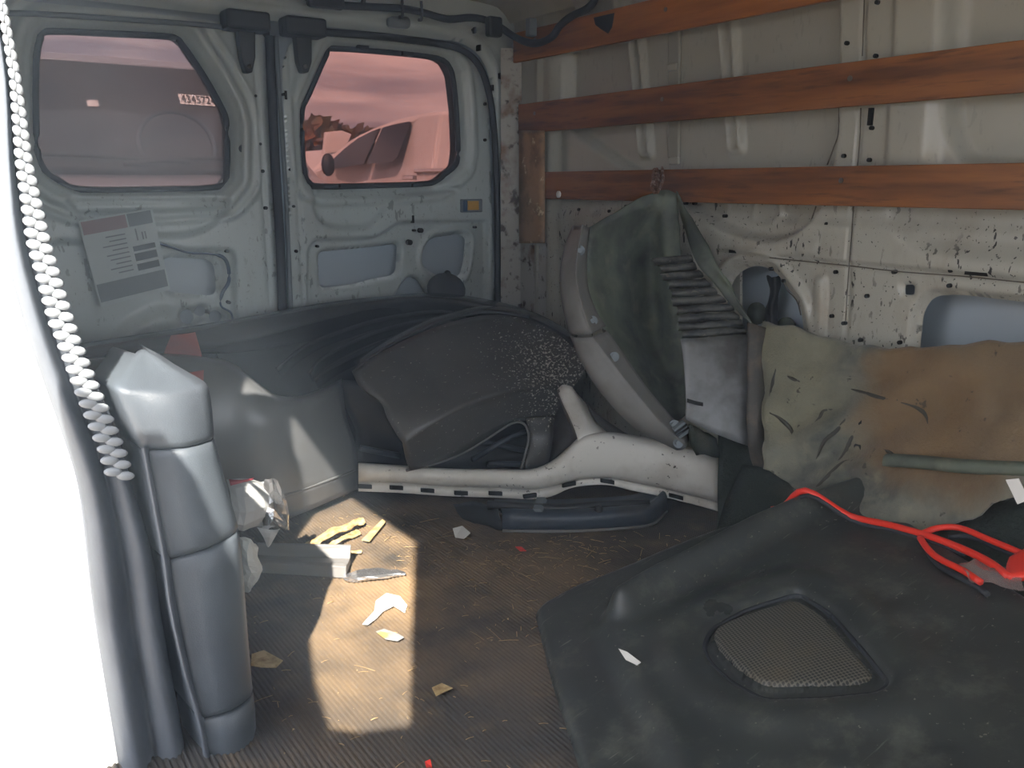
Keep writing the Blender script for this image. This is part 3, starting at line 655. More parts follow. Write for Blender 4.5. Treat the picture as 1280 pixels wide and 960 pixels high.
# ---- black moulded cover at the foot of the rear pillar
Yt = 1.21
tr = thing('pillar_cover', (.25, 1.22, 0), 'tall black grained plastic cover with step grooves beside the near door jamb', 'trim')
def trow(vl, ul, vr, ur, y=Yt, bow=.02):
    L = at(ul, vl, Y=y); R = at(ur, vr, Y=y); d = R-L
    return [L+Vector((-.01, .10, 0)), L+Vector((.0, .008, 0)), L+d*.12+Vector((0, -.004, 0)), L+d*.5+Vector((0, -bow, 0)), L+d*.86+Vector((0, -.006, 0)), L+d*.97+Vector((0, .006, 0)), R+Vector((.004, .03, 0)), R+Vector((.0, .12, 0))]
secs = [[(447, 168, 446, 197, 1.288, .0), (460, 160, 459, 217, 1.265, .0), (480, 146, 478, 250, 1.226, .0), (487, 146, 485, 260, 1.215, .004), (494, 149, 493, 263, Yt+.002, .014), (520, 160, 515, 266, Yt, .02), (552, 175, 542, 268, Yt, .02), (560, 179, 547, 268, Yt+.004, .018)],
        [(563, 180, 550, 268, Yt+.010, .014), (566, 181, 553, 269, Yt+.002, .018), (590, 186, 580, 276, Yt, .02), (640, 196, 625, 288, Yt, .02), (690, 206, 655, 297, Yt, .02), (697, 208, 661, 298, Yt+.006, .016)],
        [(701, 209, 665, 299, Yt+.010, .014), (706, 211, 670, 300, Yt+.002, .018), (760, 220, 720, 305, Yt, .02), (830, 234, 800, 311, Yt, .02), (890, 247, 858, 316, Yt, .02), (895, 249, 864, 317, Yt+.006, .016)],
        [(899, 250, 868, 317, Yt+.010, .014), (904, 252, 873, 318, Yt+.002, .018), (940, 258, 915, 321, Yt, .02), (975, 264, 950, 312, Yt+.01, .016), (1000, 268, 975, 300, Yt+.02, .01)]]
allrows = [trow(s[0], s[1], s[2], s[3], s[4], s[5]) for sec in secs for s in sec]
top = [at(u, v, Y=y) for u, v, y in ((168, 444, 1.36), (170, 442, 1.32), (174, 439, 1.305), (180, 437, 1.30), (186, 441, 1.30), (190, 444, 1.305), (193, 447, 1.33), (195, 450, 1.36))]
lobj('cover_shell', [top]+allrows, m_trim, tr, 2, 2, .003)
V, Fc = loft([[at(u, v, Y=Yt-.006+dy) for dy, u in ((.01, u0-4), (-.004, u0), (.008, u0+7))] for v, u0 in ((560, 180), (640, 195), (700, 206), (760, 214), (840, 232), (900, 249), (1000, 268))], 2, 3)
obj('edge_highlight', V, Fc, m_seal, tr)  # highlight on the cover's edge, built as a paler strip

# ---- big dark bumper cover standing across the rear doors
bp = thing('bumper_cover', (.9, 2.1, 0), 'large dark grey car bumper cover arching across the van in front of the rear doors', 'bumper')
r0 = [(90, 432, 2.16), (205, 414, 2.22), (300, 398, 2.29), (400, 380, 2.35), (480, 371, 2.38), (545, 367, 2.39), (610, 375, 2.33), (670, 392, 2.17), (722, 420, 1.99)]
r1 = [(90, 446, 2.10), (205, 432, 2.16), (300, 422, 2.22), (365, 409, 2.28), (420, 393, 2.31), (478, 380, 2.33), (545, 376, 2.31), (612, 387, 2.24), (672, 408, 2.08), (718, 436, 1.92)][0:1]+[(205, 432, 2.16), (300, 424, 2.22), (395, 400, 2.29), (472, 381, 2.33), (545, 376, 2.33), (610, 386, 2.26), (668, 405, 2.10), (716, 434, 1.94)]
r2 = [(90, 449, 2.10), (205, 436, 2.16), (300, 429, 2.23), (395, 406, 2.31), (472, 388, 2.35), (545, 383, 2.35), (610, 393, 2.28), (668, 412, 2.12), (714, 440, 1.96)]
r3 = [(90, 456, 2.10), (205, 441, 2.17), (300, 440, 2.27), (395, 424, 2.38), (472, 404, 2.41), (545, 398, 2.40), (610, 406, 2.33), (668, 424, 2.16), (712, 450, 1.98)]
V, Fc = loft(ats([r0, [((a[0]+b[0])/2, (a[1]+b[1])/2-1, (a[2]+b[2])/2-.012) for a, b in zip(r0, r1)], r1, r2, r3]), 5, 3)
obj('top_band', V, Fc, m_bumpgloss, bp, solid=.004)
# lower skin: rim of the lamp opening, broad front face, rolled bottom lip
s0 = [(90, 452, 2.10), (150, 446, 2.10), (210, 443, 2.10), (262, 448, 2.09), (292, 455, 2.07), (320, 478, 2.05), (345, 494, 2.05), (372, 496, 2.06), (400, 487, 2.09), (427, 474, 2.13)]
s1 = [(90, 460, 2.06), (150, 454, 2.06), (210, 452, 2.06), (258, 458, 2.05), (286, 468, 2.03), (316, 490, 2.01), (344, 504, 2.0), (372, 505, 2.01), (402, 497, 2.05), (428, 484, 2.10)]
s2 = [(90, 510, 2.03), (150, 508, 2.03), (210, 508, 2.02), (256, 512, 2.01), (288, 518, 2.0), (320, 526, 1.98), (350, 534, 1.98), (380, 534, 2.0), (410, 526, 2.05), (432, 520, 2.10)]
s3 = [(90, 560, 2.03), (150, 560, 2.02), (210, 562, 2.01), (256, 566, 2.0), (290, 570, 1.99), (322, 572, 1.98), (354, 572, 1.98), (386, 570, 2.0), (420, 560, 2.05), (443, 553, 2.09)]
s4 = [(90, 640, 2.04), (150, 640, 2.03), (210, 640, 2.02), (256, 640, 2.01), (292, 634, 2.0), (326, 625, 1.99), (356, 618, 1.99), (388, 608, 2.01), (420, 596, 2.04), (447, 585, 2.09)]
s5 = [(90, 668, 2.05), (150, 668, 2.05), (210, 668, 2.04), (256, 668, 2.03), (292, 664, 2.02), (328, 656, 2.02), (360, 648, 2.02), (392, 635, 2.04), (422, 622, 2.07), (450, 610, 2.11)]
V, Fc = loft(ats([s0, s1, s2, s3, s4, [(a[0], a[1]+1, a[2]) for a in s4], s5]), 4, 4)
obj('lower_skin', V, Fc, m_bump, bp, solid=.004)
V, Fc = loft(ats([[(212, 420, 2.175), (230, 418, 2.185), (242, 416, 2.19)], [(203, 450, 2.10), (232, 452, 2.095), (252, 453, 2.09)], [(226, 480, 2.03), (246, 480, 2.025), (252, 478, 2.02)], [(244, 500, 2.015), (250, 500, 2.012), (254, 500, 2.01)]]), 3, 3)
obj('red_patch', [v+Vector((0, -.016, .004)) for v in V], Fc, m_rosered, bp)  # rose red patch, a thin sheet just in front of the skin
bp.children[-1]['label'] = 'rose red patch'
# dark backdrop added for the shaded hollow, slats of the opening, black sheet filling the dark gap
V, Fc = loft(ats([[(270, 440, 2.36), (340, 430, 2.40), (420, 415, 2.42), (520, 400, 2.43), (620, 405, 2.36), (690, 430, 2.12)], [(280, 470, 2.30), (340, 470, 2.34), (420, 450, 2.36), (520, 440, 2.36), (620, 450, 2.28), (700, 470, 2.04)],
                  [(285, 530, 2.26), (350, 530, 2.26), (430, 520, 2.26), (520, 520, 2.24), (620, 520, 2.15), (700, 520, 1.98)], [(300, 600, 2.2), (360, 590, 2.2), (430, 585, 2.2), (520, 585, 2.16), (620, 590, 2.08), (700, 595, 1.93)]]), 3, 3)
obj('dark_backdrop', V, Fc, m_bumpdark, bp, solid=.004)
for A in ([(345, 460, 2.16), (380, 432, 2.22), (420, 414, 2.26), (480, 396, 2.30), (540, 388, 2.30), (580, 392, 2.25)], [(385, 466, 2.12), (400, 448, 2.17), (430, 430, 2.21), (470, 413, 2.25), (510, 402, 2.27), (545, 397, 2.26)], [(392, 474, 2.10), (410, 460, 2.13), (440, 444, 2.16), (480, 426, 2.2), (520, 412, 2.21), (560, 404, 2.2)]):
    V, Fc = loft(ats([A, [(u+3, v+5, y+.015) for u, v, y in A], [(u+6, v+11, y+.06) for u, v, y in A]]), 4, 2)
    obj('grille_slat', V, Fc, m_bumpgloss, bp, solid=.005)
V, Fc = loft(ats([[(425, 474, 2.12), (455, 478, 2.10), (478, 492, 2.07)], [(428, 500, 2.12), (460, 508, 2.09), (485, 516, 2.06)], [(443, 536, 2.12), (475, 545, 2.08), (500, 548, 2.05)], [(445, 575, 2.12), (480, 578, 2.08), (512, 585, 2.05)]]), 3, 3)
obj('dark_gap_sheet', rough_up(V, .012, 14), Fc, m_black, bp, solid=.004)
for A in ([(590, 575, 2.0), (640, 545, 1.98), (662, 540, 1.96)], [(600, 552, 2.03), (640, 560, 2.0), (665, 566, 1.97)], [(450, 560, 2.05), (500, 570, 2.03)], [(610, 580, 1.97), (660, 580, 1.95)]):
    MB().tube([at(*q[:2], Y=q[2]) for q in A], .009, 6, sub=2).build('strut', m_lamp, bp)
lobj('undertray', ats([[(694, 494, 1.93), (712, 498, 1.9), (722, 540, 1.88)], [(692, 530, 1.92), (705, 532, 1.9), (724, 545, 1.87)], [(690, 545, 1.9), (705, 540, 1.89), (722, 548, 1.86)], [(688, 590, 1.88), (700, 580, 1.87), (718, 562, 1.86)]]), m_flare, bp, 2, 2)

# ---- scraped grey fender section, torn at its left, lying on the bumper
fd = thing('torn_fender', (1.2, 1.95, .1), 'torn grey plastic fender with white scrape specks lying on the big bumper', 'fender')
rows = [
 [(440, 464, 2.03), (478, 440, 2.06), (520, 419, 2.09), (560, 404, 2.11), (610, 394, 2.10), (660, 400, 2.04), (700, 420, 1.95), (732, 452, 1.84)],
 [(452, 486, 1.99), (490, 462, 2.01), (530, 444, 2.04), (570, 430, 2.05), (616, 420, 2.04), (662, 424, 1.99), (698, 440, 1.92), (729, 464, 1.83)],
 [(476, 503, 1.95), (510, 484, 1.96), (545, 468, 1.98), (582, 454, 1.99), (622, 444, 1.98), (664, 446, 1.94), (695, 458, 1.89), (724, 474, 1.83)],
 [(484, 522, 1.92), (518, 504, 1.92), (550, 490, 1.93), (586, 476, 1.94), (626, 466, 1.93), (665, 465, 1.90), (692, 472, 1.87), (718, 482, 1.83)],
 [(497, 545, 1.89), (528, 524, 1.88), (558, 508, 1.88), (592, 494, 1.88), (630, 482, 1.88), (666, 478, 1.87), (690, 482, 1.85), (712, 488, 1.83)],
 [(503, 553, 1.88), (532, 534, 1.87), (560, 517, 1.86), (594, 502, 1.86), (632, 489, 1.86), (667, 485, 1.85), (690, 488, 1.845), (709, 493, 1.83)],
 [(504, 557, 1.881), (534, 539, 1.875), (563, 522, 1.87), (597, 507, 1.87), (634, 495, 1.865), (668, 491, 1.86), (690, 494, 1.85), (706, 498, 1.835)],
 [(507, 572, 1.90), (541, 553, 1.89), (572, 538, 1.89), (603, 522, 1.885), (637, 510, 1.88), (667, 506, 1.87), (686, 507, 1.86), (699, 509, 1.845)],
 [(512, 587, 1.92), (548, 577, 1.92), (580, 564, 1.915), (608, 547, 1.91), (638, 528, 1.90), (660, 525, 1.89), (676, 522, 1.875), (692, 522, 1.86)]]
V, Fc = loft(ats(rows), 4, 3); obj('fender_skin', V, Fc, m_fender, fd, solid=.004)
lobj('fender_leg', ats([[(657, 523, 1.89), (672, 521, 1.875), (693, 520, 1.86)], [(663, 545, 1.885), (675, 545, 1.87), (691, 545, 1.855)], [(660, 565, 1.87), (672, 566, 1.86), (688, 566, 1.845)], [(654, 586, 1.86), (668, 586, 1.85), (684, 584, 1.835)]]), m_fender, fd, 3, 3, .006)
A = [(508, 588, 1.925), (548, 578, 1.925), (581, 565, 1.92), (609, 548, 1.915), (640, 529, 1.905), (655, 530, 1.895), (661, 545, 1.885), (657, 566, 1.87), (651, 586, 1.86)]
MB().tube([at(u, v, Y=y) for u, v, y in A], .004, 6).build('rolled_edge', m_flare, fd)
A = [(445, 461, 2.03), (480, 437, 2.065), (522, 415, 2.10), (562, 400, 2.12), (612, 391, 2.11), (662, 397, 2.05)]
V, Fc = loft(ats([A, [(u, v-5, y+.02) for u, v, y in A], [(u-3, v-8, y+.045) for u, v, y in A]]), 4, 2); obj('top_flange', V, Fc, m_bumpgloss, fd, solid=.004)

# ---- dirty white bumper bar with upright arm and clip slots
def yw(u): return np.interp(u, [448, 560, 700, 800, 898], [2.03, 1.92, 1.72, 1.58, 1.42])
wb = thing('white_bumper_bar', (1.3, 1.7, 0), 'dirty white bumper bar with upright arm and row of clip slots on the floor', 'bumper bar')
cols = [(448, 580, 601), (500, 583, 603), (560, 587, 607), (620, 588, 609), (664, 588, 611), (690, 578, 607), (710, 562, 602), (730, 546, 598), (760, 543, 597), (790, 547, 602), (830, 554, 610), (866, 564, 619), (898, 574, 628)]
rows = []
for s, dy in ((-.04, .03), (0, .006), (.12, -.004), (.5, -.012), (.9, -.006), (1, .006)): rows.append([at(u, a+(b-a)*s, Y=yw(u)+dy) for u, a, b in cols])
V, Fc = loft(rows, 4, 2); obj('bar_face', V, Fc, m_white, wb, solid=.004)
rows = []
for s, dy in ((0, .006), (.15, .014), (.55, .012), (1, .004)): rows.append([at(u, b+s*(13 if u < 700 else 11 if u > 760 else 9), Y=yw(u)+dy) for u, a, b in cols])
V, Fc = loft(rows, 4, 1); obj('lower_flange', V, Fc, m_white, wb, solid=.003)
for u, dv in ((457, 7), (496, 7), (535, 8), (577, 9), (620, 8), (663, 9), (712, 4), (760, 5), (846, 7)):
    b = np.interp(u, [c[0] for c in cols], [c[2] for c in cols]); sl = (np.interp(u+9, [c[0] for c in cols], [c[2] for c in cols])-b)/9
    q = [at(u+du, b+dv+dd+sl*du, Y=yw(u+du)+.003) for du, dd in ((-8, -2.4), (8, -2.4), (8, 2.6), (-8, 2.6))]
    MB().hexa(q, (0, .006, 0)).build('clip_slot', m_hole, wb, smooth=False)
V, Fc = loft(ats([[(697, 487, 1.80), (704, 481, 1.79), (713, 483, 1.77), (716, 488, 1.78)], [(704, 505, 1.77), (711, 502, 1.76), (724, 502, 1.745), (732, 506, 1.755)], [(713, 524, 1.74), (721, 521, 1.73), (733, 521, 1.715), (744, 528, 1.72)], [(721, 544, 1.70), (729, 540, 1.69), (742, 538, 1.68), (762, 545, 1.675)], [(722, 556, 1.69), (733, 552, 1.68), (748, 552, 1.67), (768, 556, 1.66)]]), 3, 3)
arm = obj('arm', V, Fc, m_white, wb, solid=.005)
lobj('arm_edge', ats([[(696, 488, 1.80), (700, 486, 1.795)], [(703, 508, 1.775), (707, 505, 1.765)], [(711, 528, 1.745), (716, 524, 1.735)], [(719, 548, 1.705), (724, 544, 1.695)]]), m_flare, arm, 2, 3, .006)
V, Fc = loft(ats([[(716, 486, 1.79), (728, 500, 1.80), (735, 512, 1.80)], [(732, 506, 1.765), (748, 520, 1.77), (760, 528, 1.765)], [(746, 528, 1.73), (768, 538, 1.73), (785, 544, 1.72)], [(764, 546, 1.68), (780, 548, 1.67), (800, 551, 1.66)]]), 3, 3)
obj('arm_return', V, Fc, m_flare, wb, solid=.004)

# ---- dark plastic lamp housing under the white bar
lm = thing('lamp_housing', (1.3, 1.6, 0), 'dark blue grey plastic lamp housing flat on the floor under the white bumper bar', 'lamp')
A = [(628, 664), (680, 665), (730, 664), (780, 661), (815, 656), (833, 640)]
base = [at(u, v, Z=.002) for u, v in A]
V, Fc = loft([base, [p+Vector((0, 0, .035)) for p in base], [p+Vector((.006, .01, .046)) for p in base], [p+Vector((.015, .03, .048)) for p in base], [p+Vector((.018, .034, .036)) for p in base], [p+Vector((.03, .07, .03)) for p in base], [p+Vector((.05, .11, .04)) for p in base]], 4, 2)
obj('housing', V, Fc, m_lamp, lm, solid=.003)
MB().tube([p+Vector((-.002, -.003, .003)) for p in base], .004, 6).build('rim_highlight', m_channel, lm)  # highlight along the base rim, built as a paler tube
q = [at(u, v, Z=.06) for u, v in ((612, 628), (700, 632), (760, 628), (815, 626))]
MB().tube([p+Vector((0, .01, -.01)) for p in q], .012, 6).build('rib', m_black, lm)
V, Fc = loft([[at(u, v, Z=z) for u, v, z in r] for r in ([(566, 630, .03), (590, 628, .04), (622, 634, .045)], [(574, 641, .012), (598, 646, .02), (626, 650, .03)], [(580, 648, .002), (602, 656, .002), (630, 664, .002)])], 3, 3)
obj('broken_end', rough_up(V, .006, 30), Fc, m_bumpdark, lm, solid=.003)
q = [at(u, v, Z=.055) for u, v in ((669, 640), (678, 640), (684, 625), (674, 625))]
MB().hexa(q, (0, .01, .005)).build('mounting_tab', m_print, lm, smooth=False)
MB().ellip(at(748, 640, Z=.045), (.012, .012, .02)).build('bulb_socket', m_black, lm)

# ---- small dark mirror-like cap on the door sill behind the bumper
cpc = at(558, 362, Y=2.43)
cap = MB().ellip(cpc, (.075, .028, .055), 16, 10, Matrix.Rotation(.25, 3, 'Y')).ellip(cpc+Vector((.005, 0, .05)), (.012, .014, .014)).build('mirror_cap', m_bumpdark)
tag(cap, 'small rounded black plastic cap behind the big bumper against the right rear door', 'cap')

# ---- tall green-black wheel-arch liner, tied to the lowest slat
al = thing('wheel_arch_liner', (1.5, 1.6, .05), 'tall torn green-black wheel arch liner with grey arch rim tied to the lowest slat', 'liner')
rows = [
 [(737, 284, 1.66), (775, 262, 1.65), (812, 241, 1.635), (832, 236, 1.615), (847, 241, 1.595)],
 [(733, 320, 1.64), (772, 312, 1.67), (812, 300, 1.69), (832, 288, 1.62), (850, 284, 1.60)],
 [(736, 360, 1.61), (776, 358, 1.66), (810, 352, 1.70), (835, 342, 1.61), (853, 330, 1.59)],
 [(748, 400, 1.58), (782, 404, 1.63), (815, 400, 1.68), (840, 390, 1.59), (858, 380, 1.57)],
 [(768, 438, 1.54), (797, 444, 1.58), (822, 440, 1.62), (846, 432, 1.56), (864, 422, 1.53)],
 [(797, 482, 1.50), (817, 488, 1.52), (836, 482, 1.55), (852, 474, 1.54), (868, 464, 1.49)],
 [(832, 524, 1.45), (842, 526, 1.46), (852, 524, 1.47), (862, 516, 1.46), (872, 506, 1.44)]]
V, Fc = loft(ats(rows), 5, 4); obj('liner_shell', rough_up(rough_up(V, .008, 7, 2), .004, 22, 3), Fc, m_liner, al, solid=.004)
rows = [[(846, 240, 1.60), (848, 244, 1.595), (851, 250, 1.585)], [(858, 290, 1.55), (868, 288, 1.51), (879, 296, 1.485)], [(872, 332, 1.47), (888, 330, 1.445), (903, 340, 1.415)], [(889, 350, 1.44), (905, 356, 1.415), (917, 366, 1.39)],
        [(905, 372, 1.41), (918, 380, 1.385), (928, 388, 1.365)], [(926, 396, 1.37), (934, 402, 1.355), (942, 410, 1.34)]]
V, Fc = loft(ats(rows), 3, 4); obj('torn_flap', rough_up(V, .006, 16, 5), Fc, m_liner, al, solid=.005)
# corrugated pad: single ribs, then the smooth face below
nrib = 10
Lk = [(812, 322, 1.555), (828, 346, 1.53), (840, 372, 1.50), (847, 398, 1.47), (851, 424, 1.44)]
Rk = [(863, 318, 1.52), (876, 342, 1.485), (898, 368, 1.44), (922, 394, 1.395), (934, 418, 1.365)]
Lp = crom([at(u, v, Y=y) for u, v, y in Lk], 10); Rp = crom([at(u, v, Y=y) for u, v, y in Rk], 10)
def pick(P, t): i = t*(len(P)-1); k = min(int(i), len(P)-2); return P[k].lerp(P[k+1], i-k)
for k in range(nrib):
    rws = []
    for s, d in ((.0, .008), (.08, -.006), (.5, -.011), (.86, -.004), (.98, .010)):
        a = pick(Lp, (k+s)/nrib); b = pick(Rp, (k+s)/nrib); nrm = Vector((-.55, -.8, .25)).normalized()
        jit = .006*math.sin(k*2.3)
        rws.append([a.lerp(b, q)+nrm*(-d+.004*math.sin(q*9+k))+Vector((jit*(1-q), 0, 0)) for q in (0, .2, .4, .6, .8, 1)])
    V, Fc = loft(rws, 2, 2); obj('rib', rough_up(V, .004, 40, k), Fc, m_pad, al)
rows = [[(851, 424, 1.44), (890, 421, 1.40), (933, 418, 1.365), (941, 424, 1.37)], [(855, 460, 1.41), (894, 462, 1.37), (934, 462, 1.335), (944, 466, 1.34)], [(857, 500, 1.385), (894, 508, 1.345), (933, 514, 1.31), (946, 518, 1.32)], [(857, 524, 1.37), (894, 542, 1.33), (931, 556, 1.295), (947, 560, 1.305)]]
lobj('smooth_face', ats(rows), m_padface, al, 4, 4, .004)
A = [(858, 497, 1.372), (868, 500, 1.362), (878, 502, 1.352)]
V, Fc = loft(ats([A, [(u, v+5, y) for u, v, y in A]]), 2, 2); obj('tear', [p+Vector((-.004, -.006, 0)) for p in V], Fc, m_hole, al)
# narrow standing edge and dark foot
rows = [[(934, 404, 1.345), (946, 406, 1.325), (958, 410, 1.315)], [(934, 460, 1.315), (948, 462, 1.295), (960, 466, 1.29)], [(934, 520, 1.29), (950, 522, 1.27), (962, 526, 1.275)], [(934, 558, 1.275), (954, 562, 1.25), (968, 568, 1.26)], [(946, 600, 1.265), (962, 604, 1.235), (980, 606, 1.245)], [(950, 650, 1.24), (970, 648, 1.21), (992, 642, 1.22)]]
V, Fc = loft(ats(rows), 3, 3); obj('standing_edge', rough_up(V, .004, 18, 7), Fc, m_edge, al, solid=.005)
rows = [[(898, 540, 1.37), (920, 546, 1.345), (945, 556, 1.31), (962, 566, 1.29)], [(898, 590, 1.36), (920, 592, 1.33), (945, 596, 1.29), (966, 602, 1.265)], [(897, 640, 1.345), (920, 640, 1.315), (948, 640, 1.27), (970, 640, 1.24)], [(896, 672, 1.325), (920, 670, 1.295), (948, 664, 1.25), (972, 660, 1.215)]]
V, Fc = loft(ats(rows), 3, 3); obj('dark_foot', rough_up(V, .004, 15, 8), Fc, m_carpet, al, solid=.004)
# grey arch rim with clips
rim = [((722, 283), (728, 281), (736, 285), 1.635), ((712, 310), (723, 308), (733, 318), 1.615), ((706, 345), (720, 346), (734, 356), 1.59), ((709, 382), (728, 384), (744, 388), 1.56), ((718, 418), (740, 417), (757, 408), 1.535)]
rim2 = [((719, 422), (741, 421), (758, 414), 1.53), ((731, 452), (764, 452), (777, 440), 1.505), ((758, 494), (794, 490), (806, 482), 1.46), ((798, 536), (826, 528), (836, 518), 1.415), ((846, 562), (858, 557), (862, 545), 1.375)]
for R in (rim, rim2):
    rr = []
    for a, b, c, y in R:
        A_, B_, C_ = at(*a, Y=y+.03), at(*b, Y=y-.012), at(*c, Y=y+.012)
        rr.append([A_+Vector((.01, .03, 0)), A_, A_.lerp(B_, .5)+Vector((0, -.008, 0)), A_.lerp(B_, .93)+Vector((0, -.002, 0)), B_, B_.lerp(C_, .5), C_, C_+Vector((.004, .02, 0))])
    lobj('arch_rim', rr, m_flare, al, 2, 4, .004)
rims = [o for o in al.children if o.name.startswith('arch_rim')]
for u, v, y, k in ((725, 313, 1.60, 0), (741, 401, 1.54, 0), (768, 446, 1.49, 1), (843, 531, 1.39, 1), (848, 554, 1.37, 1)):
    MB().disc(at(u, v, Y=y+.004), (.55, .8, -.2), .012, .006, 16).disc(at(u, v, Y=y-.006), (.55, .8, -.2), .006, .008, 12).build('push_clip', m_print, rims[k], smooth=False)
q = [at(u, v, Y=1.365) for u, v in ((842, 538), (856, 527), (864, 540), (850, 549))]
cl = MB().hexa(q, (.012, .02, 0)).build('buckle', m_print, al, smooth=False, bevel=.003)
for s in (.25, .55): a = q[0].lerp(q[3], s)+Vector((-.002, -.003, 0)); b = q[1].lerp(q[2], s)+Vector((-.002, -.003, 0)); MB().tube([a, b], .003, 5, sub=1).build('buckle_bar', m_black, cl)
lobj('dark_rag', [[p+Vector((0, 0, 0)) for p in r] for r in ats([[(862, 530, 1.37), (880, 540, 1.36), (896, 546, 1.36)], [(862, 550, 1.36), (882, 556, 1.35), (898, 560, 1.35)], [(872, 566, 1.36), (886, 568, 1.35), (898, 570, 1.345)]])], m_carpet, al, 3, 3, .006, (.012, 22))
# wire tie to the slat
wt = MB()
a = at(818, 241, Y=1.60); b = Vector((1.688, at(821, 214, X=1.688).y, .90))
wt.tube([a, a.lerp(b, .3)+Vector((-.012, 0, 0)), a.lerp(b, .7)+Vector((-.006, -.01, 0)), b], .004, 6).tube([a+Vector((.012, 0, 0)), a.lerp(b, .5)+Vector((.014, -.012, 0)), b+Vector((0, -.02, .004))], .0035, 6)
for k in range(5):
    c = a.lerp(b, .15+.17*k); wt.tube([c+Vector((.012*math.cos(q), .012*math.sin(q)*.4, .01*math.sin(q))) for q in (0, 1.05, 2.1, 3.14, 4.2, 5.2)], .003, 5, closed=True, sub=2)
tag(wt.build('wire_tie', m_rust), 'twisted rusty wire tie holding the liner tip against the lowest slat', 'wire')

# ---- grey felt wheel-box lining sagging along the wall
fl = thing('felt_liner', (1.55, .9, .05), 'large torn grey felt lining with tan stain slumped against the lower side wall', 'felt')
U = [952, 990, 1030, 1080, 1130, 1180, 1230, 1280, 1340, 1400]
rows = []
for X, vv, in ((1.695, [404, 410, 414, 424, 433, 437, 435, 431, 428, 426]), (1.68, [412, 416, 420, 431, 440, 444, 442, 438, 435, 433]), (1.665, [445, 450, 455, 462, 470, 472, 470, 466, 462, 460]), (1.655, [490, 495, 500, 506, 510, 510, 506, 500, 496, 492]),
               (1.625, [530, 540, 548, 550, 552, 550, 546, 540, 536, 530]), (1.59, [565, 582, 592, 596, 596, 592, 586, 580, 574, 570]), (1.55, [590, 606, 622, 640, 648, 640, 626, 612, 604, 598]), (1.545, [594, 612, 632, 652, 664, 654, 636, 618, 608, 600])):
    rows.append([at(u, v, X=X) for i, (u, v) in enumerate(zip(U, vv))])
V, Fc = loft(rows, 5, 5); V = rough_up(V, .022, 4.5, 11)
# sharp folds running diagonally through the torn middle
def fold(p):
    q = at(1060, 540, X=1.61); d = (p-q).length; s = max(0, 1-d/.28)
    return p + Vector((-1, -.2, .2))*s*.022*math.sin((p.y*34+p.z*46))
V = [fold(p) for p in V]; V = rough_up(V, .012, 13, 5); V = rough_up(V, .005, 30, 3)
obj('felt_sheet', V, Fc, m_felt, fl, solid=.006)
from mathutils.bvhtree import BVHTree
_bv = BVHTree.FromPolygons([tuple(p) for p in V], [tuple(f) for f in Fc]); felt_bv = _bv
def on_felt(u, v, lift=.004):
    d = ray(u, v).normalized(); hit = felt_bv.ray_cast(Vector((0, 0, CAM_H)), d)
    return (hit[0]-d*lift) if hit[0] else at(u, v, X=1.6)
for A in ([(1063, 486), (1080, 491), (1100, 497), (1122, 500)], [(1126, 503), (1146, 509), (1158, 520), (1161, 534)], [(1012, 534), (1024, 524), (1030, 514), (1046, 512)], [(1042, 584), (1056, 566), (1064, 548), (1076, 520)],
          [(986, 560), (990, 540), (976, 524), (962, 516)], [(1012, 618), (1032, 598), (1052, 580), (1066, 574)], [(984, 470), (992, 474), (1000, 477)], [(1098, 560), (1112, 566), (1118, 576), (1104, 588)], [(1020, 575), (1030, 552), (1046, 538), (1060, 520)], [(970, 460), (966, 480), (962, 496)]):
    MB().tube([on_felt(u, v, .002) for u, v in A], lambda t: .0042*math.sin(3.1*min(max(t, .03), .97))+.0008, 6, sub=5).build('crease', m_crease, fl)  # crease shade drawn as dark strokes over the felt
for u, v, r in ((1077, 532, 8), (1071, 562, 9), (1024, 616, 8)):
    rg_ = random.Random(v); MB().hexa([on_felt(u+r*(.35+.4*rg_.random())*math.cos(k*.6), v+r*(.6+.6*rg_.random())*math.sin(k*.6), .003) for k in range(10)], (.003, 0, 0)).build('torn_hole', m_hole, fl, smooth=False)
for u, v, r in ((1052, 435, 7), (1008, 470, 6), (1012, 446, 4), (1118, 536, 5), (1142, 545, 5)):
    rg_ = random.Random(u); MB().hexa([on_felt(u+r*(.5+.6*rg_.random())*math.cos(k*.9), v+r*.7*(.5+.6*rg_.random())*math.sin(k*.9), .003) for k in range(7)], (.003, 0, 0)).build('dirt_clod', m_carpet, fl, smooth=False)
A = [(1105, 576), (1150, 579), (1200, 584), (1260, 587), (1340, 590)]
q = [at(u, v, X=1.575) for u, v in A]
V, Fc = loft([[p+Vector((dx, 0, dz)) for p in q] for dx, dz in ((.012, .014), (-.004, .011), (-.006, -.004), (-.002, -.011), (.012, -.014))], 3, 2); obj('stiffening_strip', V, Fc, m_liner, fl)

# ---- dark carpet under it, filling the corner
ck = []
for k, (z, xs_) in enumerate(((.20, 1.60), (.16, 1.52), (.10, 1.42), (.07, 1.34), (.03, 1.26))):
    ck.append([Vector((xs_+max(0, (y-1.0)/.3)*(1.62-xs_)*.8+.02*math.sin(y*9)+(.07 if y < .8 and k < 2 else 0), y, z+.012*math.sin(y*13+xs_*20)+(.13-.05*k if y < .8 and k < 3 else 0))) for y in (1.30, 1.15, 1.0, .85, .7, .55, .4)])
V, Fc = loft(ck, 3, 3); o = obj('floor_carpet', rough_up(V, .014, 9, 4), Fc, m_carpet, solid=.006)
tag(o, 'crumpled dark green carpet lying between the grey felt and the black door panel', 'carpet')

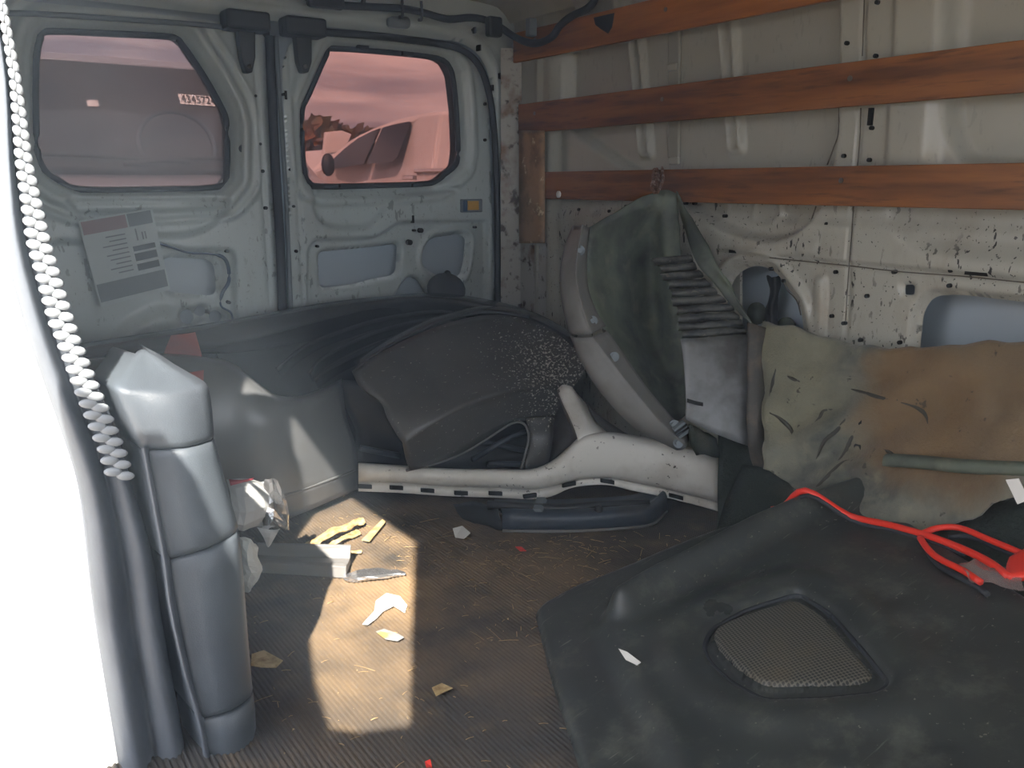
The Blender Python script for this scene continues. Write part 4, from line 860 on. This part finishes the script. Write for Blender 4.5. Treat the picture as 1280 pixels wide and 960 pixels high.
# ---- black car door trim panel with speaker grille, lying across the floor
A0 = at(667, 760, Z=.022); B0 = at(1112, 622, Z=.20); C0 = at(725, 960, Z=.022)
pn = (C0-A0).cross(B0-A0).normalized()
ex = (B0-A0).normalized(); ey = pn.cross(ex)
def pl(u, v): p = onplane(u, v, A0, pn)-A0; return (p.dot(ex), p.dot(ey))
PO = fillet([pl(*q) for q in ((667, 758), (720, 728), (780, 705), (840, 682), (905, 655), (950, 646), (1000, 634), (1080, 614), (1112, 630), (1160, 676), (1290, 762), (1480, 890), (1500, 1150), (780, 1150), (722, 950), (690, 850))], .03)
GR = fillet([pl(*q) for q in ((890, 803), (900, 790), (940, 775), (997, 758), (1030, 778), (1070, 825), (1098, 856), (1085, 868), (1040, 872), (960, 873), (925, 852), (898, 825))], .02)
GO = fillet([pl(*q) for q in ((880, 818), (890, 796), (935, 770), (1000, 751), (1040, 776), (1080, 822), (1114, 866), (1098, 878), (1030, 886), (958, 887), (915, 862), (890, 838))], .02)
RG = [pl(*q) for q in ((785, 775), (830, 745), (890, 712), (950, 682), (1010, 655), (1080, 632))]
RL = [pl(*q) for q in ((765, 790), (785, 830), (815, 890), (850, 960), (900, 1080))]
def pan_h(S, T):
    f = sdf(RG+[pl(1500, 780), pl(1500, 1200), pl(930, 1200)]+RL[::-1], S, T)      # raised plateau inside the ridge line
    h = .020*(1-sm(f, -.05, .05)); dr = sdline(RG, S, T); h += .058*np.exp(-(dr/.032)**2)
    h += .012*np.exp(-(sdline(RL, S, T)/.03)**2)
    dg = sdf(GO, S, T); h -= .012*(1-sm(dg, -.004, .012)); h += .012*np.exp(-((dg-.05)/.035)**2)
    di = sdf(GR, S, T); h += .010*(1-sm(di, -.010, .002)) + .004*np.maximum(0, 1-((S-pl(985, 815)[0])**2+(T-pl(985, 815)[1])**2)/.02)*(di < 0)
    e = -sdf(PO, S, T); h -= .012*(1-sm(e, 0, .014))
    h += .004*np.sin(S*17+2)*np.sin(T*11)
    return h
s_ = [q[0] for q in PO]; t_ = [q[1] for q in PO]
dp = thing('door_trim_panel', A0, 'large black plastic car door trim panel with speaker grille lying across the floor', 'door panel')
nrm_up = pn if pn.z > 0 else -pn
sheet('panel_skin', A0, ex, ey, nrm_up, min(s_), max(s_), min(t_), max(t_), .0055, pan_h, lambda S, T: np.minimum(-sdf(PO, S, T), sdf(GR, S, T)+.004), m_panel, dp, solid=.004)
gs = [q[0] for q in GR]; gt = [q[1] for q in GR]
gr = sheet('speaker_grille', np.array(A0)+np.array(nrm_up)*.0008, ex, ey, nrm_up, min(gs), max(gs), min(gt), max(gt), .005, pan_h, lambda S, T: -sdf(GR, S, T), m_grille, dp)
def on_panel(u, v, lift=0):
    h = 0
    for _ in range(4):
        q = onplane(u, v, A0+nrm_up*(h+lift), pn)-A0; s, t = q.dot(ex), q.dot(ey)
        h = float(pan_h(np.array([[s]]), np.array([[t]]))[0, 0])
    return A0+ex*s+ey*t+nrm_up*(h+lift)
gq = [A0+ex*s+ey*t+nrm_up*(float(pan_h(np.array([[s]]), np.array([[t]]))[0, 0])+.002) for s, t in fillet([(a, b) for a, b in GO], .01, 1)[::2]]
MB().tube(gq, .0045, 6, closed=True, sub=2).build('grille_rim', m_rubber, gr)
def scrap(name, pxs, f, m, label, cat, parent=None, th=.0015, seed=0, curl=.004):
    P = [f(u, v) for u, v in pxs]; rg = random.Random(seed); n = len(P)
    V = [p+Vector((0, 0, curl*rg.random())) for p in P]
    o = obj(name, V, [tuple(range(n))], m, parent, smooth=False, solid=th)
    bm = bmesh.new(); bm.from_mesh(o.data); bmesh.ops.triangulate(bm, faces=bm.faces, ngon_method='EAR_CLIP'); bm.to_mesh(o.data); bm.free()
    if label: tag(o, label, cat)
    return o
scrap('torn_spot', ((773, 813), (784, 817), (801, 829), (796, 832), (782, 826)), lambda u, v: on_panel(u, v, .004), m_paper, None, None, dp)
dp.children[-1]['label'] = 'pale torn spot'

# ---- red and black jumper cables
jc = thing('jumper_cables', (1.4, 1.0, .1), 'red and black twin jumper cables with coiled end lying on the black door panel', 'cable')
def jp(u, v, z):
    if z >= .2 and u < 1175:
        return on_panel(u, v, .02) if u < 1065 else onplane(u, v, A0+nrm_up*.040, pn)
    return onplane(u, v, A0+nrm_up*.040, pn)
def hz(u, v):
    p = on_panel(u, v); return p
R1 = [jp(965, 637, .185), jp(980, 633, .195), jp(1010, 635, .205), (jp(1060, 644, .225)), jp(1110, 656, .235), jp(1160, 670, .235), jp(1200, 685, .23), jp(1235, 702, .225), jp(1262, 722, .22)]
MB().tube(R1, .0072, 8).build('red_cable', m_red, jc)
B1_ = [p+Vector((-.004, -.011, -.006)) for p in R1[:7]]
MB().tube(B1_, .0045, 8).build('black_cable', m_rubber, jc)
R2 = [jp(1150, 668, .22), jp(1172, 660, .215), jp(1200, 660, .20), jp(1235, 674, .20), jp(1290, 697, .20)]
MB().tube(R2, .006, 8).build('red_cable', m_red, jc)
MB().tube([p+Vector((.004, -.02, -.012)) for p in R2[1:]], .005, 8).build('black_cable', m_rubber, jc)
R3 = [jp(1150, 672, .215), jp(1158, 684, .20), jp(1172, 697, .19), jp(1205, 714, .18), jp(1226, 728, .165)]
MB().tube(R3, .006, 8).build('red_cable', m_red, jc)
MB().tube([p+Vector((-.010, -.018, -.012)) for p in R3], .005, 8).build('black_cable', m_rubber, jc)
V, Fc = loft([[jp(u, v, z) for u, v, z in r] for r in ([(1262, 700, .23), (1280, 690, .24), (1300, 686, .23)], [(1258, 712, .245), (1280, 705, .25), (1310, 700, .24)], [(1260, 724, .22), (1282, 722, .225), (1310, 720, .22)])], 3, 3); obj('clamp_grip', V, Fc, m_red, jc, solid=.012)
# clear film wrap beside the clamps
V, Fc = loft([[jp(u, v, z) for u, v, z in r] for r in ([(1202, 704, .17), (1225, 698, .19), (1250, 704, .20), (1276, 716, .20)], [(1206, 716, .17), (1228, 710, .20), (1252, 716, .21), (1280, 730, .20)], [(1216, 726, .15), (1238, 728, .17), (1258, 732, .18), (1284, 742, .17)])], 4, 4)
o = obj('plastic_wrap', rough_up(V, .012, 45), Fc, m_clear, smooth=False, solid=.001); tag(o, 'crumpled clear plastic wrap beside the red cable clamp', 'wrapping')
o = scrap('paper_tag', ((1257, 602), (1273, 600), (1286, 626), (1272, 631)), lambda u, v: at(u, v, X=1.50), m_paper, 'small white torn paper tag on the grey felt at the right', 'tag', th=.002)

# ---- litter by the pillar cover
bgt = thing('crumpled_bag', at(325, 700, Z=0), 'crumpled grey paper bag with silver foil end and red print beside the pillar cover', 'bag')
rows = [[(286, 600, 1.72), (300, 600, 1.70), (318, 599, 1.71), (334, 602, 1.74)], [(286, 625, 1.68), (302, 622, 1.665), (326, 620, 1.67), (346, 618, 1.71)], [(288, 648, 1.67), (305, 650, 1.66), (330, 644, 1.67), (350, 640, 1.71)], [(290, 664, 1.70), (306, 668, 1.69), (324, 658, 1.70), (340, 652, 1.73)]]
V, Fc = loft(ats(rows), 2, 2); obj('paper_body', rough_up(V, .012, 17, 2), Fc, m_bag, bgt, smooth=False, solid=.002)
rows = [[(326, 602, 1.72), (338, 600, 1.72), (348, 608, 1.73), (352, 618, 1.75)], [(332, 622, 1.68), (344, 616, 1.69), (354, 622, 1.70), (360, 630, 1.72)], [(326, 644, 1.67), (342, 638, 1.67), (356, 640, 1.69), (366, 650, 1.71)], [(322, 662, 1.70), (340, 660, 1.68), (356, 660, 1.69), (367, 660, 1.71)]]
V, Fc = loft(ats(rows), 2, 2); obj('foil_end', rough_up(rough_up(V, .015, 25, 6), .008, 60, 3), Fc, m_foil, bgt, smooth=False, solid=.0015)
lobj('red_print', ats([[(286, 599, 1.70), (302, 600, 1.69), (318, 597, 1.70)], [(288, 607, 1.69), (300, 604, 1.685), (316, 600, 1.695)]]), m_redprint, bgt, 2, 1, .001)
rows = [[(322, 660, 1.70), (338, 662, 1.69), (352, 660, 1.70)], [(328, 672, 1.69), (336, 672, 1.685), (346, 668, 1.69)], [(333, 682, 1.69), (335, 684, 1.69), (338, 680, 1.69)]]
V, Fc = loft(ats(rows), 2, 2); obj('hanging_flap', rough_up(V, .006, 30), Fc, m_bag, bgt, smooth=False, solid=.002)
rows = [[(294, 674, 1.66), (304, 674, 1.64), (314, 680, 1.66)], [(296, 690, 1.65), (308, 690, 1.62), (320, 696, 1.66)], [(298, 706, 1.65), (310, 708, 1.62), (322, 712, 1.66)], [(302, 722, 1.66), (310, 726, 1.64), (318, 724, 1.67)], [(304, 738, 1.69), (308, 740, 1.68), (310, 736, 1.70)]]
V, Fc = loft(ats(rows), 3, 3); o = obj('foam_wad', rough_up(rough_up(V, .012, 22, 9), .006, 60), Fc, m_foam, smooth=False, solid=.012); tag(o, 'ragged white foam wad on the floor under the crumpled bag', 'foam')
# grey channel offcut
a, b = at(322, 716, Z=.002), at(432, 723, Z=.002); dn = Vector((.35, .93, 0)).normalized()
pf = [(0, 0), (0, .026), (.012, .028), (.013, .022), (.055, .018), (.06, .045), (.066, .046), (.066, .0)]
ch = MB(); k = len(pf)
end = [Vector((.02, .02, 0)), Vector((.045, .01, 0))]
V = [a+dn*q+Vector((0, 0, h)) for q, h in pf]+[b+dn*q+Vector((.25*q+.15*h, .1*h, h)) for q, h in pf]
ch.add(V, [tuple(range(k)), tuple(range(2*k-1, k-1, -1))]+[(i, (i+1) % k, (i+1) % k+k, i+k) for i in range(k)])
o = ch.build('channel_offcut', m_channel, smooth=False, bevel=.0015); tag(o, 'grey plastic channel offcut lying in the sunlit patch of floor', 'offcut')
# fibre strip, flattened wrapper, tape, scraps
fz = lambda z: (lambda u, v: at(u, v, Z=z))
def fibre(A, wd, label, sd_):
    P = [at(u, v, Z=z) for u, v, z in A]; V, Fc = loft([[p+Vector((0, wd*k, .006*(1-abs(k)*1.4))) for p in P] for k in (-.5, -.2, .15, .5)], 5, 2)
    o = obj('fibre_strip', rough_up(rough_up(V, .006, 30, sd_), .004, 90, sd_), Fc, m_card, smooth=False, solid=.003); tag(o, label, 'scrap')
fibre([(368, 690, .012), (388, 682, .02), (412, 668, .022), (436, 658, .02), (452, 652, .008)], .035, 'frayed dry tan fibre strip lying just behind the grey channel offcut', 2)
fibre([(392, 694, .006), (410, 684, .012), (430, 674, .008), (448, 666, .006)], .022, 'shorter frayed tan fibre strip in front of the longer one', 4)
fibre([(400, 696, .004), (428, 692, .005), (452, 690, .004)], .012, 'thin flat tan fibre sliver touching the channel offcut end', 6)
rows = [[at(u, v, Z=z) for u, v, z in r] for r in ([(430, 718, .008), (455, 712, .012), (480, 711, .01), (503, 714, .004)], [(428, 723, .010), (455, 721, .016), (482, 718, .012), (508, 717, .006)], [(434, 727, .003), (458, 726, .004), (484, 723, .004), (504, 719, .002)])]
V, Fc = loft(rows, 3, 2); o = obj('flat_wrapper', rough_up(V, .004, 60), Fc, m_foil, smooth=False, solid=.0015); tag(o, 'flattened silvery wrapper strip right of the grey channel offcut', 'wrapper')
scrap('tape_scrap', ((453, 781), (468, 765), (470, 752), (483, 743), (500, 747), (509, 757), (506, 766), (492, 759), (480, 764), (470, 774), (460, 783)), fz(.003), m_paper, 'bent strip of white tape stuck on the sunlit floor', 'tape', seed=3)
scrap('label_scrap', ((470, 791), (480, 788), (497, 794), (505, 799), (497, 803), (482, 801)), fz(.003), m_leaf, 'grey torn label scrap below the white tape', 'scrap', seed=5)
scrap('paper_scrap', ((566, 665), (578, 662), (588, 669), (580, 675), (569, 672)), fz(.006), m_paper, 'white paper scrap on the floor before the lamp housing', 'scrap', seed=6, curl=.012)
scrap('red_chip', ((644, 684), (652, 684), (658, 690), (650, 689)), fz(.005), m_red, 'red plastic chip on the floor right of the white scrap', 'chip', seed=7)
scrap('red_chip', ((531, 953), (538, 952), (540, 959), (533, 961)), fz(.005), m_red, 'red plastic chip on the floor at the bottom edge', 'chip', seed=8)
scrap('dry_leaf', ((540, 862), (552, 856), (566, 861), (556, 868), (545, 870)), fz(.004), m_card, 'dry tan leaf on the shaded floor right of the sun patch', 'leaf', seed=9, curl=.008)
scrap('dry_leaf', ((315, 822), (330, 816), (354, 830), (345, 836), (326, 840), (314, 838)), fz(.004), m_card, 'dry torn leaf beside the foot of the pillar cover', 'leaf', seed=10, curl=.012)
scrap('wood_chip', ((452, 676), (478, 650), (482, 654), (462, 678)), fz(.006), m_card, 'thin brown wood chip behind the fibre strip', 'chip', seed=11)
mb = MB(); rg = random.Random(3)
for k in range(800):
    if k < 560: x, y = rg.gauss(1.18, .22), rg.gauss(1.6, .22)
    else: x, y = rg.uniform(.4, 1.3), rg.uniform(.8, 2.0)
    if x > 1.55 or x < .35 or (x > 1.0 and y > 1.645-.667*(x-1.1)) or (.5 < x < .84 and 1.66 < y < 1.9): continue
    a = rg.uniform(0, 6.28); L = rg.uniform(.004, .02) if rg.random() < .9 else rg.uniform(.03, .06); r = rg.uniform(.0004, .0009)
    d = Vector((math.cos(a), math.sin(a), rg.uniform(-.02, .08)))*L; p = Vector((x, y, .0015))
    mb.tube([p, p+d*.5+Vector((0, 0, .001)), p+d], r, 4, sub=1)
o = mb.build('straw_litter', m_straw); tag(o, 'scattered dry straw bits on the ribbed floor', 'litter', kind='stuff')

# ---- three plywood slats along the side wall
def slat(z0, z1, y0, y1, m, label, tilt=0):
    t = thing('wooden_slat', (1.70, y1, z0), label, 'slat')
    MB().hexa([(1.690, y0, z0-tilt), (1.690, y1, z0), (1.690, y1, z1), (1.690, y0, z1-tilt)], (.014, 0, 0)).build('board', m, t, smooth=False, bevel=.0015)
    for y in (2.3, 1.73, 1.17, .45):
        MB().disc((1.6885, y-.02, (z0+z1)/2+.012), (1, 0, 0), .006, .004, 10).build('screw', m_steel, t, smooth=False)
    return t
slat(1.245, 1.335, -.3, 2.40, m_wood2, 'topmost orange plywood slat high along the white side wall')
slat(1.022, 1.113, -.3, 2.37, m_wood, 'middle brown plywood slat along the white side wall')
s1_ = [o for o in C.objects if o.name.startswith('wooden_slat')][0]
def stain(pts, nm, m): MB().hexa([at(u, v, X=1.6895) for u, v in pts], (.0012, 0, 0)).build(nm, m, s1_, smooth=False)
stain(((742, 22), (768, 16), (765, 34), (760, 42), (752, 37), (744, 31)), 'tar_smear', m_bumpdark)
s3 = slat(.813, .898, -.3, 2.28, m_wood, 'lowest brown plywood slat level with the liner tip')
dotp = at(698, 243, X=1.688); MB().disc((1.687, dotp.y, dotp.z), (1, 0, 0), .011, .003, 12).build('white_dot', m_paper, s3)
# brown tape strip down the corner
V, Fc = loft([[at(u, v, X=x) for u, x in ((649+dx, 1.688), (664+dx, 1.684), (681+dx, 1.688))] for v, dx in ((163, 0), (180, 0), (205, 0), (250, 0), (290, 0), (304, 0))], 2, 3)
o = obj('tape_strip', V, Fc, m_tape, solid=.002); tag(o, 'broad brown tape strip down the rear corner below the middle slat end', 'tape')

# ---- roof wiring harness
hz_ = [(375, -14, 2.40), (395, 4, 2.41), (430, 7, 2.41), (470, 9, 2.41), (505, 11, 2.41), (530, 16, 2.41), (560, 24, 2.41), (590, 22, 2.40), (615, 28, 2.38), (640, 44, 2.34), (656, 52, 2.22), (672, 54, 2.15), (690, 46, 2.10), (700, 32, 2.05), (715, 20, 2.04), (735, 10, 1.98), (745, -4, 1.94), (752, -30, 1.9)]
wh = thing('wiring_harness', (1.3, 2.4, 1.36), 'black taped wiring harness running along the roof above the rear doors', 'wiring')
MB().tube([at(u, v, Y=y) for u, v, y in hz_], .011, 8).build('loom', m_rubber, wh)
p = at(616, 34, Y=2.36); MB().box((p.x-.026, p.y-.02, p.z-.030), (p.x+.026, p.y+.01, p.z+.030)).build('connector', m_black, wh, smooth=False, bevel=.008)
p = at(408, 2, Y=2.40); MB().box((p.x-.06, p.y-.02, p.z-.02), (p.x+.05, p.y+.01, p.z+.022)).build('connector', m_black, wh, smooth=False, bevel=.01)
for u, v in ((500, 12), (524, 16)): p = at(u, v, Y=2.41); MB().tube([p+Vector((.0, -.014, .03)), p+Vector((0, -.016, 0)), p+Vector((0, -.012, -.02)), p+Vector((0, .004, -.02))], .005, 6).build('cable_tie', m_rubber, wh)
p = at(664, 36, Y=2.22); MB().box((p.x-.014, p.y-.012, p.z-.022), (p.x+.014, p.y+.012, p.z+.03)).build('clip', m_print, wh, smooth=False, bevel=.004)
MB().tube([at(452, 8, Y=2.41), at(455, -4, Y=2.405), at(452, -20, Y=2.40)], .007, 6).build('branch', m_rubber, wh)

# ================================================================== OUTSIDE
ZG = -.70
structure(MB().box((-40, -40, ZG-.1), (60, 80, ZG)).build('ground', m_ground, smooth=False))
# ---- white pickup parked beyond the right door window, pointing away
XS, YR = 3.59, 6.5
pk = thing('white_pickup', (4.5, 7.2, ZG), 'white pickup truck parked outside, seen through the right rear door window', 'pickup')
TZ = .72 # half of taper
def side(pts): return [at(u, v, X=XS) for u, v in pts]
rl = side([(400, 210), (412, 190), (424, 176), (436, 167), (455, 157), (480, 147), (508, 140), (533, 137)])
prof_ = [Vector((XS, 11.0, .55)), Vector((XS, 10.9, .80)), Vector((XS, 9.0, .98))]+rl+[Vector((XS, YR, .2)), Vector((XS, YR, -.35)), Vector((XS, 10.9, -.35))]
W_ = 1.9
def tap(p, s): z = p.z; k = max(0, z-1.0)*.34; return Vector((XS+k if s == 0 else XS+W_-k, p.y+(k*.1), z))
mb = MB(); nP = len(prof_)
mb.add([tap(p, 0) for p in prof_]+[tap(p, 1) for p in prof_], [tuple(range(nP)), tuple(range(2*nP-1, nP-1, -1))]+[(i, (i+1) % nP, (i+1) % nP+nP, i+nP) for i in range(nP)])
mb.build('cab_body', m_truck, pk, smooth=False, bevel=.03)
def sidepane(pts, name, d=.012):
    P = [tap(p, 0) for p in side(pts)]; MB().hexa([p+Vector((-d, 0, 0)) for p in P], (.02, 0, 0)).build(name, m_carglass, pk, smooth=False)
sidepane([(413, 200), (424, 186), (437, 173), (452, 164), (461, 160), (454, 205), (418, 211)], 'side_window')
sidepane([(465, 159), (482, 154), (496, 151), (499, 155), (494, 196), (490, 202), (458, 205)], 'side_window')
z0, z1 = 1.03, 1.40
MB().hexa([(XS+.18, YR-.012, z0), (XS+W_-.18, YR-.012, z0), (XS+W_-.26, YR-.012, z1), (XS+.26, YR-.012, z1)], (0, .03, 0)).build('rear_window', m_carglass, pk, smooth=False)
bd = MB(); bd.box((XS-.03, YR-2.1, -.1), (XS+.06, YR-.02, .96)).box((XS+W_-.06, YR-2.1, -.1), (XS+W_+.03, YR-.02, .96)).box((XS-.03, YR-2.14, -.1), (XS+W_+.03, YR-2.08, .96)).box((XS, YR-2.1, .2), (XS+W_, YR-.02, .26)).build('cargo_bed', m_truck, pk, smooth=False, bevel=.02)
MB().box((XS-.05, YR-2.1, .95), (XS+.08, YR-.02, .985)).build('bed_rail', m_chrome, pk, smooth=False, bevel=.01)
p = at(410, 206, X=XS-.16); MB().ellip(p, (.07, .05, .11), 12, 8).build('door_mirror', m_black, pk)
p = at(512, 222, X=XS-.01); MB().box((XS-.03, p.y-.1, p.z-.02), (XS+.01, p.y+.1, p.z+.02)).build('door_handle', m_chrome, pk, smooth=False, bevel=.008)
for y in (9.9, 5.3):
    for x in (XS+.1, XS+W_-.1): MB().disc((x-.13, y, ZG+.38), (1, 0, 0), .38, .26, 24).build('wheel', m_tyre, pk, smooth=False)
MB().box((XS-.035, YR-2.15, .5), (XS+.08, YR-2.05, .9)).build('tail_lamp', m_redprint, pk, smooth=False)
# ---- silver van facing the left door window
vx, vy = .78, 4.15
nv = thing('silver_van', (vx, 5.5, ZG), 'silver van parked nose-on outside, seen through the left rear door window', 'van')
hoodz, topz = .90, 1.47
pr_ = [(3.30, -.45), (3.25, .35), (3.32, .62), (3.6, .78), (vy, hoodz), (vy+.8, topz), (vy+1.1, topz+.06), (8.2, topz+.08), (8.3, -.45)]
mb = MB(); nP = len(pr_)
def vtap(y, z, s): k = max(0, z-.8)*.22; return Vector((vx+s*(.98-k), y, z))
mb.add([vtap(y, z, -1) for y, z in pr_]+[vtap(y, z, 1) for y, z in pr_], [tuple(range(nP)), tuple(range(2*nP-1, nP-1, -1))]+[(i, (i+1) % nP, (i+1) % nP+nP, i+nP) for i in range(nP)])
mb.build('body', m_greycar, nv, smooth=False, bevel=.04)
def wsp(s, t, d=.0): # windshield plane: s across -1..1, t up 0..1
    y, z = vy+.8*t, hoodz+(topz-hoodz)*t; nrm = Vector((0, -(topz-hoodz), .8)).normalized(); p = vtap(y, z, s*.92); return p+nrm*d
MB().hexa([wsp(-1, .04, .01), wsp(1, .04, .01), wsp(1, .96, .01), wsp(-1, .96, .01)], (0, .02, -.02)).build('windshield', M1('dusty_windshield', (52, 52, 54), rough=.4, spec=.15, var=((74, 72, 70), 2, .4, .7)), nv, smooth=False)
ctr = wsp(.36, .22, .02)
MB().tube([ctr+Vector((.17*math.cos(q), -.03+.05*math.sin(q), .15*math.sin(q))) for q in np.linspace(0, 6.0, 14)], .012, 6, closed=True, sub=2).build('steering_wheel', m_printdark, nv)
mb = MB(); mb.tube([wsp(-.85, .08, .03), wsp(-.2, .10, .035), wsp(.38, .06, .03)], .012, 6); mb.tube([wsp(.05, .04, .03), wsp(.5, .09, .035), wsp(.95, .06, .03)], .012, 6)
mb.build('wiper', m_rubber, nv)
MB().tube([wsp(-1, .0, .03), wsp(0, -.03, .04), wsp(1, .0, .03)], .02, 6).build('cowl', m_bumpdark, nv)
# lot number sticker on the windshield and a small inspection sticker
p0 = Vector((0, 0, CAM_H))
wn = Vector((0, -(topz-hoodz), .8)).normalized(); wp0 = wsp(0, .5, .016)
q = [onplane(u, v, wp0, wn) for u, v in ((222, 117), (270, 121), (272, 133), (226, 130))]
ls = MB().hexa(q, (0, .003, 0)).build('lot_sticker', m_paper, nv, smooth=False)
tcu = bpy.data.curves.new('lot_number', 'FONT'); tcu.body = '4345724'; tcu.size = 1; tcu.space_character = 1.02
tob = bpy.data.objects.new('tmp', tcu); C.objects.link(tob)
dg = bpy.context.evaluated_depsgraph_get(); me = bpy.data.meshes.new_from_object(tob.evaluated_get(dg)); bpy.data.objects.remove(tob)
tv = np.array([v.co[:] for v in me.vertices]); mn, mx = tv.min(0), tv.max(0)
off = wn*.004
for v in me.vertices:
    s = .05+.9*(v.co.x-mn[0])/(mx[0]-mn[0]); t = .12+.76*(v.co.y-mn[1])/(mx[1]-mn[1])
    v.co = (q[3]*(1-s)+q[2]*s)*(1-t)+(q[0]*(1-s)+q[1]*s)*t+off
me.materials.append(m_black); me.name = 'lot_number'
to = bpy.data.objects.new('lot_number', me); C.objects.link(to); to.parent = ls; to.matrix_parent_inverse = Matrix.Translation(-ls.location)
q = [onplane(u, v, wp0, wn) for u, v in ((108, 125), (122, 125), (124, 133), (110, 133))]; MB().hexa(q, (0, .003, 0)).build('inspection_sticker', m_paper, nv, smooth=False)
for x in (vx-.85, vx+.6): MB().disc((x, 4.1, ZG+.34), (1, 0, 0), .34, .24, 24).build('wheel', m_tyre, nv, smooth=False)
for s in (-1, 1): MB().ellip((vx+s*.72, 3.28, .36), (.18, .06, .11)).build('head_lamp', m_carglass, nv)
# ---- far white car with raised bonnet and trees
fc = thing('far_white_car', (6.2, 15, ZG), 'distant white car with raised bonnet behind the pickup', 'car')
def P3(u, v, Y=15): return at(u, v, Y=Y)
MB().hexa([P3(405, 192), (P3(408, 165)), P3(428, 163), P3(440, 168), P3(430, 190)], (0, .12, 0)).build('raised_bonnet', m_truck, fc, smooth=False, bevel=.02)
a = P3(392, 222); MB().hexa([Vector((a.x, 15, -.4)), Vector((a.x+1.9, 15, -.4)), Vector((a.x+1.9, 15, 1.1)), Vector((a.x+1.5, 15, 1.5)), Vector((a.x+.5, 15, 1.5)), Vector((a.x, 15, 1.1))], (0, 4.2, 0)).build('body', m_truck, fc, smooth=False, bevel=.08)
for x in (a.x+.05, a.x+1.6): MB().disc((x, 15.8, ZG+.32), (1, 0, 0), .32, .22, 18).build('wheel', m_tyre, fc, smooth=False)
rg = random.Random(5)
for k, (u, v, Y, r, lab) in enumerate(((386, 186, 24, .9, 'brown autumn tree at the left edge of the right door window'), (416, 182, 30, .8, 'low green-brown tree behind the far white car'), (446, 186, 34, 1.0, 'distant tree hidden mostly behind the pickup roof'))):
    c = at(u, v, Y=Y); t = thing('tree', (c.x, Y, ZG), lab, 'tree')
    MB().tube([(c.x, Y, ZG), (c.x+.1, Y, c.z-r*.4)], .14, 6, sub=1).build('trunk', m_bark, t)
    mb = MB()
    for q in range(260):
        d = Vector((rg.gauss(0, 1), rg.gauss(0, 1), rg.gauss(0, .9))).normalized()*r*rg.uniform(.4, 1); p = c+d; e = .22
        n1 = Vector((rg.uniform(-1, 1), rg.uniform(-1, 1), rg.uniform(-1, 1))).normalized(); a1 = n1.orthogonal()*e; b1 = n1.cross(a1)
        mb.add([p-a1, p-b1*.6, p+a1, p+b1*.6], [(0, 1, 2, 3)])
    tag(mb.build('foliage', m_leafgreen, t, smooth=False), kind='stuff')

# ---- board added out of view, its outline cut to shade pillar foot and floor
xp = -.2
q = [(-.06, ZG), (.81, ZG), (.81, 1.06), (.79, 1.13), (.73, 1.15), (.696, 1.145), (.63, 1.20), (.575, 1.185), (.53, 1.11), (.44, 1.03), (.34, .98), (.25, 1.04), (.16, 1.12), (.07, 1.19), (-.06, 1.20)]
o = MB().hexa([(xp, y, z) for y, z in q], (-.012, 0, 0)).build('shade_board', m_card, smooth=False)
tag(o, 'board added outside the side doorway, out of view, to shape the sunlight', 'board')
# ---- thin bluish haze volume added for the pale veil of glare at left
m_haze = bpy.data.materials.new('hazy_air'); m_haze.use_nodes = True; t = m_haze.node_tree; t.nodes.clear()
o_ = N(t, 'ShaderNodeOutputMaterial'); v_ = N(t, 'ShaderNodeVolumeScatter'); v_.inputs['Color'].default_value = (.72, .86, 1, 1); v_.inputs['Density'].default_value = .045; v_.inputs['Anisotropy'].default_value = .1
t.links.new(v_.outputs[0], o_.inputs['Volume'])
o = MB().box((-.02, -.1, .03), (.8, 2.42, 1.28)).build('veil_haze', m_haze, smooth=False); o['kind'] = 'structure'
